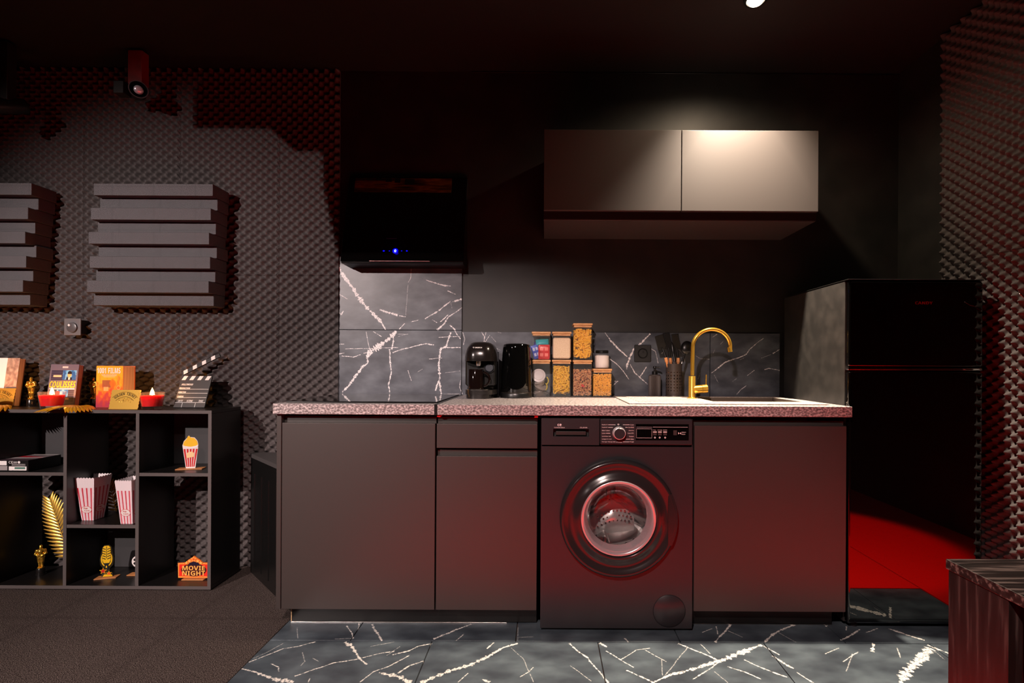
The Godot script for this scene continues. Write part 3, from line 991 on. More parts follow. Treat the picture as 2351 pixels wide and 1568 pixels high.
	var kc = at(1421.2, 994.3, DD - 0.008)
	var knob = MB.new()
	knob.lathe([Vector2(0.0, 0.021), Vector2(0.019, 0.021), Vector2(0.0205, 0.0195), Vector2(0.0215, 0.0)], 40, facing(Vector3(kc.x, kc.y, zp)))
	var kn = part(w, "dial", knob, M.machine)
	mb = MB.new()
	mb.lathe([Vector2(0.0205, 0.015), Vector2(0.0212, 0.0195), Vector2(0.0225, 0.019), Vector2(0.025, 0.004), Vector2(0.026, 0.0)], 40, facing(Vector3(kc.x, kc.y, zp)))
	part(kn, "ring", mb, mat(rgb(232, 226, 226), 0.25, 0.25), "pale ring of the dial")
	mb = MB.new()
	mb.box(Vector3(kc.x, kc.y + 0.0225, zp + 0.0185), Vector3(0.0016, 0.006, 0.003), 0.0005)
	part(kn, "pointer", mb, M.black_matt)
	# display
	var e0 = P.call(1459.5, 1010.8)
	var e1 = P.call(1581.5, 974.0)
	mb = MB.new()
	mb.box(Vector3((e0.x + e1.x) / 2, (e0.y + e1.y) / 2, zp), Vector3(e1.x - e0.x, e1.y - e0.y, 0.0012), 0.0004)
	var disp = part(w, "display", mb, M.black_gloss)
	var zq = zp + 0.001
	var Q = func(px, py):
		var q = at(px, py, DD - 0.009)
		return Vector3(q.x, q.y, zq)
	mb = MB.new()
	for q in [[1461, 1497, 984, 984.9], [1461, 1497, 1005, 1005.9], [1461, 1461.9, 984, 1005.9], [1496.1, 1497, 984, 1005.9], [1461, 1497, 980.3, 981], [1499, 1579, 980.3, 981]]:
		var a = Q.call(q[0], q[3])
		var b = Q.call(q[1], q[2])
		mb.box(Vector3((a.x + b.x) / 2, (a.y + b.y) / 2, zq), Vector3(b.x - a.x, b.y - a.y, 0.0006), 0.0)
	part(disp, "frame_line", mb, M.grey_print)
	for i in 3:
		mb = MB.new()
		mb.box(Q.call([1503.5, 1515, 1527][i], 991.8), Vector3(8.5 * k, 1.9 * k, 0.0006), 0.0)
		part(disp, "button", mb, wp)
		letters(disp, ["Temp.", "Essorage", "Départ différé"][i], Q.call([1503, 1515, 1527][i], 987.6), [7, 10, 9][i] * k, 2.2 * k, wp, Basis(), font_plain)
		mb = MB.new()
		mb.box(Q.call([1503.5, 1515, 1527][i], 996.6), Vector3(8 * k, 5.5 * k, 0.0006), 0.0)
		part(disp, "button", mb, M.laminate)
		mb = MB.new()
		mb.lathe([Vector2(1.1 * k, 0.0006), Vector2(2.0 * k, 0.0006)], 14, facing(Q.call([1503.5, 1514.5, 1527][i], 1004.6)))
		part(disp, "symbol", mb, wp)
	mb = MB.new()
	mb.box(Q.call(1550, 993.5), Vector3(8 * k, 11 * k, 0.0006), 0.0)
	part(disp, "button", mb, M.laminate)
	for s in [-1.0, 1.0]:
		mb = MB.new()
		mb.prism(PackedVector2Array([Vector2(s * 3.2 * k, -2.6 * k), Vector2(s * 3.2 * k, 2.6 * k), Vector2(s * 0.4 * k, 0.0)]), 0.0006, Transform3D(Basis(), Q.call(1560.5, 994.8)))
		part(disp, "symbol", mb, wp)
	letters(disp, "Départ", Q.call(1570, 992.6), 9.5 * k, 2.6 * k, wp, Basis(), font_plain)
	letters(disp, "Pause", Q.call(1569, 996.8), 8 * k, 2.6 * k, wp, Basis(), font_plain)
	# door: a wide dished ring, a handle, a glass bowl
	var ft = facing(Vector3(cc.x, cc.y, zf))
	mb = MB.new()
	mb.lathe([Vector2(0.2285, 0.0005), Vector2(0.2285, 0.012), Vector2(0.2265, 0.022), Vector2(0.222, 0.0285), Vector2(0.216, 0.030), Vector2(0.21, 0.0285), Vector2(0.2, 0.0225), Vector2(0.192, 0.019), Vector2(0.184, 0.0185),
		Vector2(0.175, 0.0215), Vector2(0.165, 0.0275), Vector2(0.155, 0.033), Vector2(0.149, 0.0345), Vector2(0.1455, 0.033), Vector2(0.144, 0.024)], 96, ft, 60.0)
	var door = part(w, "door", mb, M.machine_door)
	mb = MB.new()
	var seg = []
	for i in 17:
		var a = lerpf(-0.46, 0.46, i / 16.0)
		seg.append(Vector2(cos(a) * 0.2265, sin(a) * 0.2265))
	seg.append(Vector2(0.189, 0.092)); seg.append(Vector2(0.189, -0.098))
	mb.prism(PackedVector2Array(seg), 0.026, Transform3D(Basis(), Vector3(cc.x, cc.y, zf + 0.0165)))
	part(door, "door_handle", mb, M.machine_door)
	var fg = facing(Vector3(gc.x, gc.y, zf))
	mb = MB.new()
	mb.lathe([Vector2(0.1455, 0.032), Vector2(0.143, 0.0365), Vector2(0.139, 0.037), Vector2(0.134, 0.034), Vector2(0.128, 0.024), Vector2(0.122, 0.008), Vector2(0.117, -0.012)], 80, fg, 70.0)
	part(door, "trim_ring", mb, mat(rgb(206, 196, 200), 0.22, 0.55), "bright ring round the glass")
	M.bowl = pane(0.025, Color(0.8, 0.8, 0.84))
	mb = MB.new()
	mb.lathe([Vector2(0.1275, 0.026), Vector2(0.121, 0.014), Vector2(0.112, -0.02), Vector2(0.103, -0.05), Vector2(0.09, -0.066), Vector2(0.06, -0.077), Vector2(0.0, -0.08)], 72, fg, 50.0)
	part(door, "glass_bowl", mb, M.bowl)
	# gasket and drum
	mb = MB.new()
	mb.lathe([Vector2(0.17, -0.001), Vector2(0.16, 0.004), Vector2(0.15, -0.01), Vector2(0.146, -0.035), Vector2(0.152, -0.05), Vector2(0.17, -0.055), Vector2(0.2, -0.056)], 64, fg, 60.0)
	part(w, "gasket", mb, mat(rgb(120, 117, 122), 0.4))
	var drum = MB.new()
	drum.lathe([Vector2(0.2, -0.056), Vector2(0.205, -0.065), Vector2(0.205, -0.29), Vector2(0.18, -0.3), Vector2(0.1, -0.296), Vector2(0.05, -0.285), Vector2(0.0, -0.28)], 64, fg, 50.0)
	var dm = part(w, "drum", drum, mat(rgb(226, 222, 220), 0.36, 0.75))
	# three-armed pressed back wall
	mb = MB.new()
	for a in [PI / 2, PI / 2 + TAU / 3, PI / 2 + 2 * TAU / 3]:
		var d = Vector3(cos(a), sin(a), 0)
		mb.tube([Vector3(gc.x, gc.y, zf - 0.272), Vector3(gc.x, gc.y, zf - 0.278) + d * 0.09, Vector3(gc.x, gc.y, zf - 0.292) + d * 0.19], [0.034, 0.03, 0.042], 18)
	part(dm, "spider", mb, M.steel)
	# lifter paddles with rows of holes
	for i in 3:
		var a = -PI / 2 - 0.25 + TAU * i / 3
		var lx = Transform3D(Basis(Vector3(cos(a + PI / 2), sin(a + PI / 2), 0), Vector3(-cos(a), -sin(a), 0), Vector3(0, 0, 1)), Vector3(gc.x + cos(a) * 0.203, gc.y + sin(a) * 0.203, zf - 0.175))
		mb = MB.new()
		mb.surf(func(u, v):
			var x = lerpf(-0.085, 0.085, u)
			var z = lerpf(-0.105, 0.105, v)
			return lx * Vector3(x, 0.085 * exp(-pow(x / 0.042, 2)) * sqrt(maxf(0.0, 1.0 - pow(z / 0.108, 4))), z), 28, 16)
		part(dm, "lifter", mb, M.steel)
	mb = MB.new()
	for row in 4:
		for i in 34:
			var a = TAU * i / 34.0 + (row % 2) * 0.09
			var cpt = Vector3(gc.x + cos(a) * 0.2035, gc.y + sin(a) * 0.2035, zf - 0.085 - 0.05 * row)
			var bb = Basis(Vector3(-sin(a), cos(a), 0), Vector3(-cos(a), -sin(a), 0), Vector3(0, 0, 1))
			mb.ball(cpt, Vector3(0.0065, 0.004, 0.0065), 8, 5, bb)
	var st = part(dm, "dimples", mb, M.steel)
	st.set_meta("kind", "stuff")
	mb = MB.new()
	for row in 3:
		for i in 9:
			var u = -0.058 + 0.0145 * i + 0.007 * (row % 2)
			mb.ball(Vector3(gc.x + 0.005 + u * 1.12, gc.y - 0.046 + 0.019 * (1 - row) + u * 0.2 - 7.0 * u * u * 0.55, zf - 0.155 + 0.004 * row), Vector3(0.0048, 0.0048, 0.0035), 8, 6)
	st = part(dm, "lifter_studs", mb, M.chrome)
	st.set_meta("kind", "stuff")
	mb = MB.new()
	mb.surf(func(u, v):
		var x = lerpf(-0.095, 0.095, u)
		var top = -0.002 - 7.5 * x * x + 0.012 * exp(-pow(x / 0.018, 2))
		return Vector3(gc.x + 0.002 + x, gc.y + lerpf(-0.125, top, v) + x * 0.12, zf - 0.175 + 0.03 * sin(PI * v) * (1.0 - pow(x / 0.1, 2))), 30, 16)
	part(dm, "lifter", mb, mat(rgb(226, 222, 220), 0.3, 0.75))
	# filter flap, feet
	var fc = at(1536, 1402, DD)
	mb = MB.new()
	mb.lathe([Vector2(0.0625, 0.0018), Vector2(0.0635, 0.001), Vector2(0.0642, -0.001)], 48, facing(Vector3(fc.x, fc.y, zf)), 60.0)
	mb.lathe([Vector2(0.0, 0.0012), Vector2(0.0612, 0.0012), Vector2(0.062, 0.0002)], 48, facing(Vector3(fc.x, fc.y, zf)), 60.0)
	part(w, "filter_flap", mb, M.machine)
	mb = MB.new()
	mb.lathe([Vector2(0.0622, 0.0004), Vector2(0.0643, 0.0004)], 48, facing(Vector3(fc.x, fc.y, zf)), 60.0)
	part(w, "flap_gap", mb, M.void)
	for fx in [x0 + 0.06, x1 - 0.06]:
		for fz in [zf - 0.05, zb + 0.06]:
			mb = MB.new()
			mb.lathe([Vector2(0, 0.0), Vector2(0.024, 0.0), Vector2(0.024, 0.01), Vector2(0.012, 0.013), Vector2(0.012, y0 + 0.002), Vector2(0, y0 + 0.002)], 20, Transform3D(Basis(), Vector3(fx, 0.0, fz)))
			part(w, "foot", mb, M.black_matt)
	mb = MB.new()
	lim(mb, x0 + 0.01, x1 - 0.01, 0.0002, 0.009, DD + 0.012, DD + 0.03, 0.001)
	part(w, "floor_strip", mb, M.black_matt)

func fridge():
	var d0 = 1.965
	var x0 = at(1947.5, 1000, d0).x
	var x1 = at(2261.5, 700, d0).x
	var f = thing("fridge", "tall glossy black fridge-freezer with two doors and a chrome strip between them", "fridge")
	var yt = at(2100, 640.5, d0).y
	var y1 = at(2100, 844, d0).y
	var y2 = at(2100, 851, d0).y
	var yb = at(2060, 1434, d0).y
	part(f, "body", solid(x0, x1, 0.02, yt - 0.004, d0 + 0.028, 2.5, 0.004), M.fridge_side)
	part(f, "top_panel", solid(x0 - 0.001, x1 + 0.001, yt - 0.0038, yt, d0 + 0.004, 2.5, 0.0015), M.black_satin)
	part(f, "freezer_door", solid(x0, x1, y1, yt - 0.0042, d0, d0 + 0.026, 0.011), M.fridge_gloss)
	part(f, "fridge_door", solid(x0, x1, yb, y2, d0, d0 + 0.026, 0.011), M.fridge_gloss)
	part(f, "grip_strip", solid(x0 + 0.002, x1 - 0.002, y2 + 0.0005, y1 - 0.0005, d0 + 0.006, d0 + 0.026, 0.003), M.chrome, "chrome strip between the doors")
	for p in [[x0 + 0.05, d0 + 0.05], [x1 - 0.05, d0 + 0.05], [x0 + 0.05, 2.45], [x1 - 0.05, 2.45]]:
		var mb = MB.new()
		mb.lathe([Vector2(0, 0), Vector2(0.02, 0), Vector2(0.02, 0.008), Vector2(0.012, 0.022), Vector2(0, 0.022)], 16, Transform3D(Basis(), Vector3(p[0], 0, -p[1])))
		part(f, "foot", mb, M.black_matt)
	var q = at(2121, 695.5, d0)
	var k = d0 / F
	letters(f, "CANDY", Vector3(q.x, q.y, -d0 + 0.0004), 40 * k, 6.5 * k, mat(rgb(200, 60, 54), 0.35, 0.6))  # red light put into the colour of the grey letters

func wall_cabinet():
	var d = 2.206
	var x0 = at(1248.5, 390, d).x
	var xm0 = at(1564.6, 390, d).x
	var x1 = at(1879.5, 390, d).x
	var y1 = at(1565, 298.5, d).y
	var y0 = at(1565, 484.3, d).y
	var yb = at(1500, 547.5, 2.54).y
	var c = thing("wall_cabinet", "two-door dark brown wall cabinet hanging above the sink", "cabinet", Vector3(0, 0, 0))
	part(c, "body", solid(x0 + 0.0005, x1 - 0.0005, yb, y1 - 0.001, d + 0.021, 2.559, 0.0015), M.laminate)
	part(c, "recess_shade", solid(x0 + 0.001, x1 - 0.001, yb + 0.004, y0 + 0.03, d + 0.0195, d + 0.0212, 0.0004), M.void)  # black strip painted in for the shade of the handle recess
	part(c, "door", solid(x0, xm0 - 0.0014, y0, y1, d, d + 0.019, 0.002), M.laminate)
	part(c, "door", solid(xm0 + 0.0014, x1, y0, y1, d, d + 0.019, 0.002), M.laminate)

func hood():
	var xl = -1.0
	var xr = -0.402
	var h = thing("cooker_hood", "black glass cooker hood above the hob with a blue lit control row", "cooker hood")
	var yb = at(918, 612, 2.5).y
	var y0 = at(918, 603, 2.43).y
	var y1 = at(918, 408, 2.545).y
	var mb = MB.new()
	# side outline: x is depth, y is height
	var prof = PackedVector2Array([Vector2(2.552, yb), Vector2(2.435, yb + 0.002), Vector2(2.43, y0), Vector2(2.541, y1), Vector2(2.556, y1)])
	var tf = Transform3D(Basis(Vector3(0, 0, -1), Vector3(0, 1, 0), Vector3(1, 0, 0)), Vector3((xl + xr) / 2, 0, 0))
	mb.prism(prof, xr - xl - 0.004, tf)
	part(h, "body", mb, M.black_satin)
	var a = Vector3(0, y0 + 0.004, -2.4265)
	var b = Vector3(0, y1, -2.5375)
	var dir = (b - a).normalized()
	var nrm = Vector3(0, -dir.z, dir.y)      # out of the glass
	if nrm.z < 0: nrm = -nrm
	var L = (b - a).length()
	var bas = Basis(Vector3(1, 0, 0), dir, nrm)
	mb = MB.new()
	mb.box((a + b) / 2 + Vector3((xl + xr) / 2, 0, 0) + nrm * 0.0022, Vector3(xr - xl, L, 0.004), 0.0012, bas)
	part(h, "glass_panel", mb, M.black_gloss)
	var G = func(px, py):           # a point of the glass seen at that pixel
		var o = Vector3(0, EYE, 0)
		var r = (at(px, py, 1.0) - o)
		var s = (a + nrm * 0.0044 - o).dot(nrm) / r.dot(nrm)
		return o + r * s
	# golden reflection along the top, painted as a streaky strip
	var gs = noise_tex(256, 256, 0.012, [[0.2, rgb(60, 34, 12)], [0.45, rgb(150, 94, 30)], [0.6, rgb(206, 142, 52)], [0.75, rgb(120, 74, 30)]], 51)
	M.gold_reflection = tri_mat(gs, Vector3(1.2, 9, 9), 0.3, 0.5)
	M.gold_reflection.metallic = 0.8
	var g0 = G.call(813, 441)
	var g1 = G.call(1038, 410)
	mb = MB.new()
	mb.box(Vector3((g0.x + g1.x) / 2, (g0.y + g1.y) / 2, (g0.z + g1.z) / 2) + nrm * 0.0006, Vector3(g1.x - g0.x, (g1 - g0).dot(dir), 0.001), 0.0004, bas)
	var gp = part(h, "painted_reflection", mb, M.gold_reflection, "streaky golden reflection painted along the top of the hood")
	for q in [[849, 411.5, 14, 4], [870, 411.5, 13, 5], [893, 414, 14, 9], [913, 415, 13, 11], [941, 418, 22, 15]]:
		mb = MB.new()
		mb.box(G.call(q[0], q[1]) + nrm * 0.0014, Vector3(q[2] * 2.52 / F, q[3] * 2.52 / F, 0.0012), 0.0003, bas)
		part(gp, "reflected_mark", mb, M.black_satin)  # dark shapes within the painted reflection
	# controls
	var blue = glow(Color(0.03, 0.03, 1.0), 1.6)
	mb = MB.new()
	mb.lathe([Vector2(0, 0.0006), Vector2(0.0135, 0.0006), Vector2(0.0142, 0.0)], 28, Transform3D(Basis(Vector3(1, 0, 0), nrm, -dir), G.call(907.5, 576)))
	part(h, "display_light", mb, glow(Color(0.0, 0.0, 1.0), 0.9), "round blue lit display")
	letters(h, "0", G.call(907.5, 576) + nrm * 0.001, 0.0095, 0.0145, glow(Color(0.75, 0.8, 1.0), 2.0), bas)
	for q in [[881, 2.6], [894, 1.6], [922, 1.6], [934, 2.2]]:
		mb = MB.new()
		mb.ball(G.call(q[0], 576), Vector3(q[1] * 0.0021, 0.0036 if q[1] > 2 else 0.0022, 0.0008), 10, 6, bas)
		part(h, "button_light", mb, blue, "small blue button light")
	var ol = OmniLight3D.new()
	ol.name = "display_glow"
	ol.light_color = Color(0.05, 0.05, 1.0)
	ol.light_energy = 0.0006
	ol.light_size = 0.01
	ol.omni_range = 4.0
	ol.omni_attenuation = 2.0
	ol.shadow_enabled = true
	ol.position = G.call(907.5, 576) + nrm * 0.02
	add_child(ol)
	mb = MB.new()
	mb.box(G.call(899, 547.5), Vector3(0.05, 0.0022, 0.0006), 0.0, bas)
	part(h, "print_line", mb, mat(rgb(90, 84, 92), 0.5))
	var t0 = G.call(848, 599.5)
	var t1 = G.call(987, 600.5)
	mb = MB.new()
	mb.box((t0 + t1) / 2 + nrm * 0.002, Vector3(t1.x - t0.x, 0.0032, 0.006), 0.001, bas)
	part(h, "lip_reflection", mb, mat(rgb(215, 160, 160), 0.3, 0.8), "thin strip on the lower edge painted as a pink reflection")  # pink reflection on the lip, put into the colour of this strip

func table():
	var ht = 0.75
	var c = on(2170.5, 1282.5, ht)
	var t = thing("table", "black wood-grain table at the right foreground edge", "table")
	var x0 = c.x
	var z0 = c.z
	var x1 = x0 + 0.95
	var th = 0.015
	var mb = MB.new()
	mb.box(Vector3((x0 + x1) / 2, ht - th / 2, z0 + 0.3), Vector3(x1 - x0, th, 0.6), 0.001)
	part(t, "tabletop", mb, M.wood_dark)
	for z in [z0 + 0.052, z0 + 0.548]:
		for x in [x0 + 0.012, x1 - 0.012]:
			mb = MB.new()
			mb.box(Vector3(x, (ht - th) / 2 + 0.0005, z), Vector3(0.02, ht - th - 0.002, 0.098), 0.001)
			part(t, "leg", mb, M.wood_dark_up)
	mb = MB.new()
	mb.box(Vector3((x0 + x1) / 2, 0.653, z0 + 0.014), Vector3(x1 - x0 - 0.05, 0.16, 0.016), 0.001)
	part(t, "apron", mb, M.wood_dark_up)

func corner_cabinet():
	var hh = 0.593
	var c = thing("corner_cabinet", "low black cabinet with a slanted side standing left of the kitchen units", "cabinet")
	var tf = Transform3D(Basis(Vector3(1, 0, 0), Vector3(0, 0, -1), Vector3(0, 1, 0)), Vector3.ZERO)
	var poly = PackedVector2Array([Vector2(-1.463, 2.482), Vector2(-1.463, 2.51), Vector2(-1.058, 2.51), Vector2(-1.058, 2.086)])
	var mb = MB.new()
	mb.prism(poly, hh - 0.022, Transform3D(tf.basis, Vector3(0, (hh - 0.02) / 2 + 0.001, 0)))
	part(c, "body", mb, M.black_satin)
	mb = MB.new()
	mb.prism(PackedVector2Array([Vector2(-1.466, 2.48), Vector2(-1.466, 2.51), Vector2(-1.0575, 2.51), Vector2(-1.0575, 2.079)]), 0.019, Transform3D(tf.basis, Vector3(0, hh - 0.0098, 0)))
	part(c, "top_panel", mb, mat(rgb(70, 68, 68), 0.5))
	for k in 5:
		mb = MB.new()
		var p = Vector3(lerpf(-1.42, -1.12, k / 4.0), 0.27, 0)
		p.z = -(2.482 + (p.x + 1.463) / 0.405 * (2.086 - 2.482)) + 0.001
		mb.box(p, Vector3(0.004, 0.46, 0.004), 0.0008, Basis(Vector3.UP, PI / 4))
		part(c, "rib", mb, M.black_satin)
# ---------------------------------------------------------------- things on the worktop
func pieces(kind: String, lo: Vector3, hi: Vector3, count: int, sd: int, size: float) -> MB:
	# loose dry food heaped inside a box, thickest where it shows through the glass
	var rng = RandomNumberGenerator.new()
	rng.seed = sd
	var mb = MB.new()
	for i in count:
		var s = size * rng.randf_range(0.85, 1.15)
		var b = Basis.from_euler(Vector3(rng.randf_range(-0.5, 0.5), rng.randf_range(-0.6, 0.6), rng.randf_range(0, TAU)))
		var long = 0.82 if kind == "tube" else 0.95 if kind == "twist" else 0.2
		var e = b.x.abs() * (s * long) + Vector3.ONE * (s * 0.36)
		var p = Vector3(rng.randf_range(lo.x + e.x, hi.x - e.x), rng.randf_range(lo.y + e.y, hi.y - e.y), 0)
		var side = rng.randf()
		p.z = rng.randf_range(hi.z - e.z - size * 1.2, hi.z - e.z)
		if side > 0.72:
			p.z = rng.randf_range(lo.z + e.z, hi.z - e.z)
			p.x = (hi.x - e.x) if side > 0.86 else (lo.x + e.x)
		if kind == "tube":
			var h = b.x * s * 0.82
			mb.tube([p - h, p + h], s * 0.36, 8)
		elif kind == "twist":
			var pts = []
			var rr = []
			for k in 6:
				pts.append(p + b.x * s * lerpf(-0.95, 0.95, k / 5.0) + b.y * s * 0.05 * (k % 2))
				rr.append(s * (0.2 if k % 2 else 0.27))
			mb.tube(pts, rr, 6)
		elif kind == "flake":
			mb.ball(p, Vector3(s * 0.55, s * 0.32, s * 0.45), 6, 4, b)
		else:
			mb.ball(p, Vector3(s * 0.52, s * 0.42, s * 0.46), 6, 4, b)
	return mb

func jar(label: String, x0p: float, x1p: float, yb: float, yt: float, lid_h: float, d0 := 2.436):
	# square glass jar with a bamboo lid; yb and yt are heights of its foot and of the lid's top
	var x0 = at(x0p, 850, d0).x
	var x1 = at(x1p, 850, d0).x
	var w = x1 - x0
	var o = thing("storage_jar", label, "jar", Vector3((x0 + x1) / 2, yb, -(d0 + w / 2)), 0.0, "square glass storage jars")
	var gh = yt - yb - lid_h
	var mb = MB.new()
	# thin walls only, open at the top
	var h = w / 2
	var r = 0.008
	var ring = []
	for c in [[1, 1, 0.0], [-1, 1, PI / 2], [-1, -1, PI], [1, -1, 1.5 * PI]]:
		for k in 5:
			var a = c[2] + PI / 2 * k / 4.0
			ring.append([Vector3(c[0] * (h - r) + cos(a) * r, 0, c[1] * (h - r) + sin(a) * r), Vector3(cos(a), 0, sin(a))])
	var m = ring.size()
	for i in m:
		var p = ring[i]
		var q = ring[(i + 1) % m]
		var up = Vector3(0, gh + 0.003, 0)
		mb.quad4(p[0] + Vector3(0, 0.0006, 0), q[0] + Vector3(0, 0.0006, 0), q[0] + up, p[0] + up, p[1], q[1], q[1], p[1])
		mb.tri(Vector3(0, 0.0006, 0), p[0] + Vector3(0, 0.0006, 0), q[0] + Vector3(0, 0.0006, 0), Vector3.DOWN, Vector3.DOWN, Vector3.DOWN)
	part(o, "glass", mb, M.glass)
	mb = MB.new()
	mb.box(Vector3(0, gh + lid_h * 0.72, 0), Vector3(w + 0.004, lid_h * 0.54, w + 0.004), 0.003)
	mb.box(Vector3(0, gh + lid_h * 0.22, 0), Vector3(w - 0.004, lid_h * 0.46, w - 0.004), 0.003)
	part(o, "lid", mb, M.bamboo)
	return o

func worktop_things():
	var d0 = 2.436
	var Y = func(px, py): return at(px, py, d0).y
	var yA = Y.call(1240, 826)
	var xs = [[1221, 1263.5], [1268, 1311], [1316, 1359.5], [1362, 1405]]
	var low = TOP + 0.0004
	var jars = [
		["bottom jar of the leftmost stack, filled with coffee pods, beside the black kettle", 0, low, Y.call(1240, 825.7)],
		["square jar with colourful tea packets, on top of the pod jar", 0, Y.call(1240, 825.4), Y.call(1240, 761)],
		["bottom jar of the second stack, filled with thin yellow pasta", 1, low, Y.call(1290, 825.7)],
		["square jar filled with cream-coloured flour, above the thin pasta", 1, Y.call(1290, 825.4), Y.call(1290, 761)],
		["bottom jar of the tallest stack, filled with brown muesli", 2, low, Y.call(1338, 826.2)],
		["tall topmost jar filled with short orange-yellow pasta tubes", 2, Y.call(1338, 825.9), Y.call(1338, 741.5)],
		["short square jar of golden popcorn kernels at the right end of the jars", 3, low, Y.call(1383, 846)]]
	var box = []
	for j in jars:
		var q = xs[j[1]]
		var o = jar(j[0], q[0], q[1], j[2], j[3], 0.0205)
		var w = at(q[1], 850, d0).x - at(q[0], 850, d0).x
		var i = w / 2 - 0.0014
		var c = o.position
		box.append([Vector3(c.x - i, j[2] + 0.003, c.z - i), Vector3(c.x + i, j[3] - 0.0245, c.z + i)])
	var fill = func(called, label, n, kind, size, count, sd, m, core, top):
		var lo = box[n][0]
		var hi = box[n][1]
		hi.y = lo.y + (hi.y - lo.y) * top
		var o = thing(called, label, "food", Vector3((lo.x + hi.x) / 2, lo.y, (lo.z + hi.z) / 2))
		var mb = pieces(kind, lo - o.position, hi - o.position, count, sd, size)
		var p = part(o, "pieces", mb, m)
		p.set_meta("kind", "stuff")
		mb = MB.new()
		var s = hi - lo
		mb.box(Vector3(0, s.y * 0.47, 0), Vector3(s.x * 0.86 - size, s.y * 0.92 - size, s.z * 0.86 - size * 1.6), 0.004)
		part(o, "heap", mb, core).set_meta("kind", "stuff")
		return o
	fill.call("thin_pasta", "thin yellow pasta twists inside the bottom jar of the second stack", 2, "twist", 0.0165, 330, 3, mat(rgb(226, 172, 34), 0.5), mat(rgb(150, 104, 22), 0.8), 1.0)
	fill.call("tube_pasta", "short orange-yellow pasta tubes inside the tall topmost jar", 5, "tube", 0.0125, 330, 4, mat(rgb(240, 176, 26), 0.45), mat(rgb(130, 82, 12), 0.8), 1.0)
	var mu = fill.call("muesli", "brown muesli with a red berry spot inside the bottom jar of the tallest stack", 4, "flake", 0.0095, 620, 5, mat(rgb(206, 146, 96), 0.7), mat(rgb(120, 74, 46), 0.9), 0.88)
	var s4 = (box[4][1] - box[4][0]) * 0.5
	part(mu, "nuts", pieces("flake", Vector3(-s4.x, 0, -s4.z), Vector3(s4.x, s4.y * 1.75, s4.z), 170, 6, 0.011), mat(rgb(150, 82, 48), 0.7)).set_meta("kind", "stuff")
	var mb = MB.new()
	for k in 5:
		mb.ball(Vector3(0.002 + 0.005 * (k % 3 - 1), s4.y * 0.62 + 0.005 * (k % 2) + 0.003 * (k / 3), s4.z - 0.003), Vector3(0.0042, 0.0042, 0.003), 10, 6)
	part(mu, "berries", mb, M.red, "red berries")
	fill.call("popcorn_kernels", "golden popcorn kernels inside the short square jar", 6, "grain", 0.0068, 1300, 7, mat(rgb(244, 176, 56), 0.35), mat(rgb(140, 80, 16), 0.8), 1.0)
	# flour
	var lo = box[3][0]
	var hi = box[3][1]
	mb = MB.new()
	mb.box(Vector3(0, (hi.y - lo.y) * 0.48, 0), Vector3(hi.x - lo.x - 0.001, (hi.y - lo.y) * 0.95, hi.z - lo.z - 0.001), 0.008)
	single("flour", "cream-coloured flour inside the upper jar of the second stack", "food", mb, tri_mat(noise_tex(128, 128, 0.2, [[0.3, rgb(226, 192, 156)], [0.7, rgb(244, 216, 184)]], 61), Vector3(8, 8, 8), 0.9, 0.2), Vector3((lo.x + hi.x) / 2, lo.y, (lo.z + hi.z) / 2)).set_meta("kind", "stuff")
	# packets in the upper left jar
	lo = box[1][0]
	hi = box[1][1]
	var cx = (lo.x + hi.x) / 2
	var pk = func(label, p, s, rot, m, print_m):
		var o = thing("tea_packet", label, "packet", p)
		var q = MB.new()
		var b = Basis.from_euler(rot)
		q.surf(func(u, v):
			var k = (1.0 - pow(2 * u - 1, 4)) * (1.0 - pow(2 * v - 1, 4))
			return b * Vector3((u - 0.5) * s.x, (v - 0.5) * s.y, k * s.z), 12, 12)
		q.surf(func(u, v):
			var k = (1.0 - pow(2 * u - 1, 4)) * (1.0 - pow(2 * v - 1, 4))
			return b * Vector3((u - 0.5) * s.x, (v - 0.5) * s.y, -k * s.z), 12, 12, true)
		part(o, "wrapper", q, m)
		if print_m:
			for i in 2:
				for j in 2:
					q = MB.new()
					q.surf(func(u, v):
						var uu = lerpf(0.14, 0.44, u) + 0.42 * i
						var vv = lerpf(0.2, 0.42, v) + 0.4 * j
						var k = (1.0 - pow(2 * uu - 1, 4)) * (1.0 - pow(2 * vv - 1, 4))
						return b * Vector3((uu - 0.5) * s.x, (vv - 0.5) * s.y, k * s.z + 0.0006), 4, 4)
					part(o, "print", q, print_m)
	var f = hi.z
	pk.call("shiny red tea packet at the front of the packet jar", Vector3(cx + 0.014, lo.y + 0.034, f - 0.012), Vector3(0.056, 0.072, 0.006), Vector3(0, 0, 0), mat(rgb(206, 22, 24), 0.3), mat(rgb(240, 120, 110), 0.4))
	pk.call("blue and white striped packet left of the red packet", Vector3(cx - 0.026, lo.y + 0.035, f - 0.016), Vector3(0.036, 0.068, 0.005), Vector3(0, 0.15, 0.3), mat(rgb(70, 90, 190), 0.35), mat(rgb(200, 205, 235), 0.4))
	pk.call("turquoise packet lying at the top of the packet jar", Vector3(cx + 0.004, lo.y + 0.083, f - 0.026), Vector3(0.062, 0.034, 0.009), Vector3(-0.5, 0, 0.08), mat(rgb(40, 160, 170), 0.35), null)
	pk.call("green packet tucked behind the turquoise packet", Vector3(cx + 0.014, lo.y + 0.092, f - 0.045), Vector3(0.05, 0.03, 0.006), Vector3(-0.6, 0, -0.1), mat(rgb(40, 130, 90), 0.4), null)
	pk.call("dark purple packet in the middle of the packet jar", Vector3(cx - 0.004, lo.y + 0.068, f - 0.03), Vector3(0.066, 0.03, 0.006), Vector3(-0.35, 0, -0.06), mat(rgb(56, 40, 110), 0.35), null)
	# coffee pods in the lower left jar
	lo = box[0][0]
	hi = box[0][1]
	cx = (lo.x + hi.x) / 2
	f = hi.z
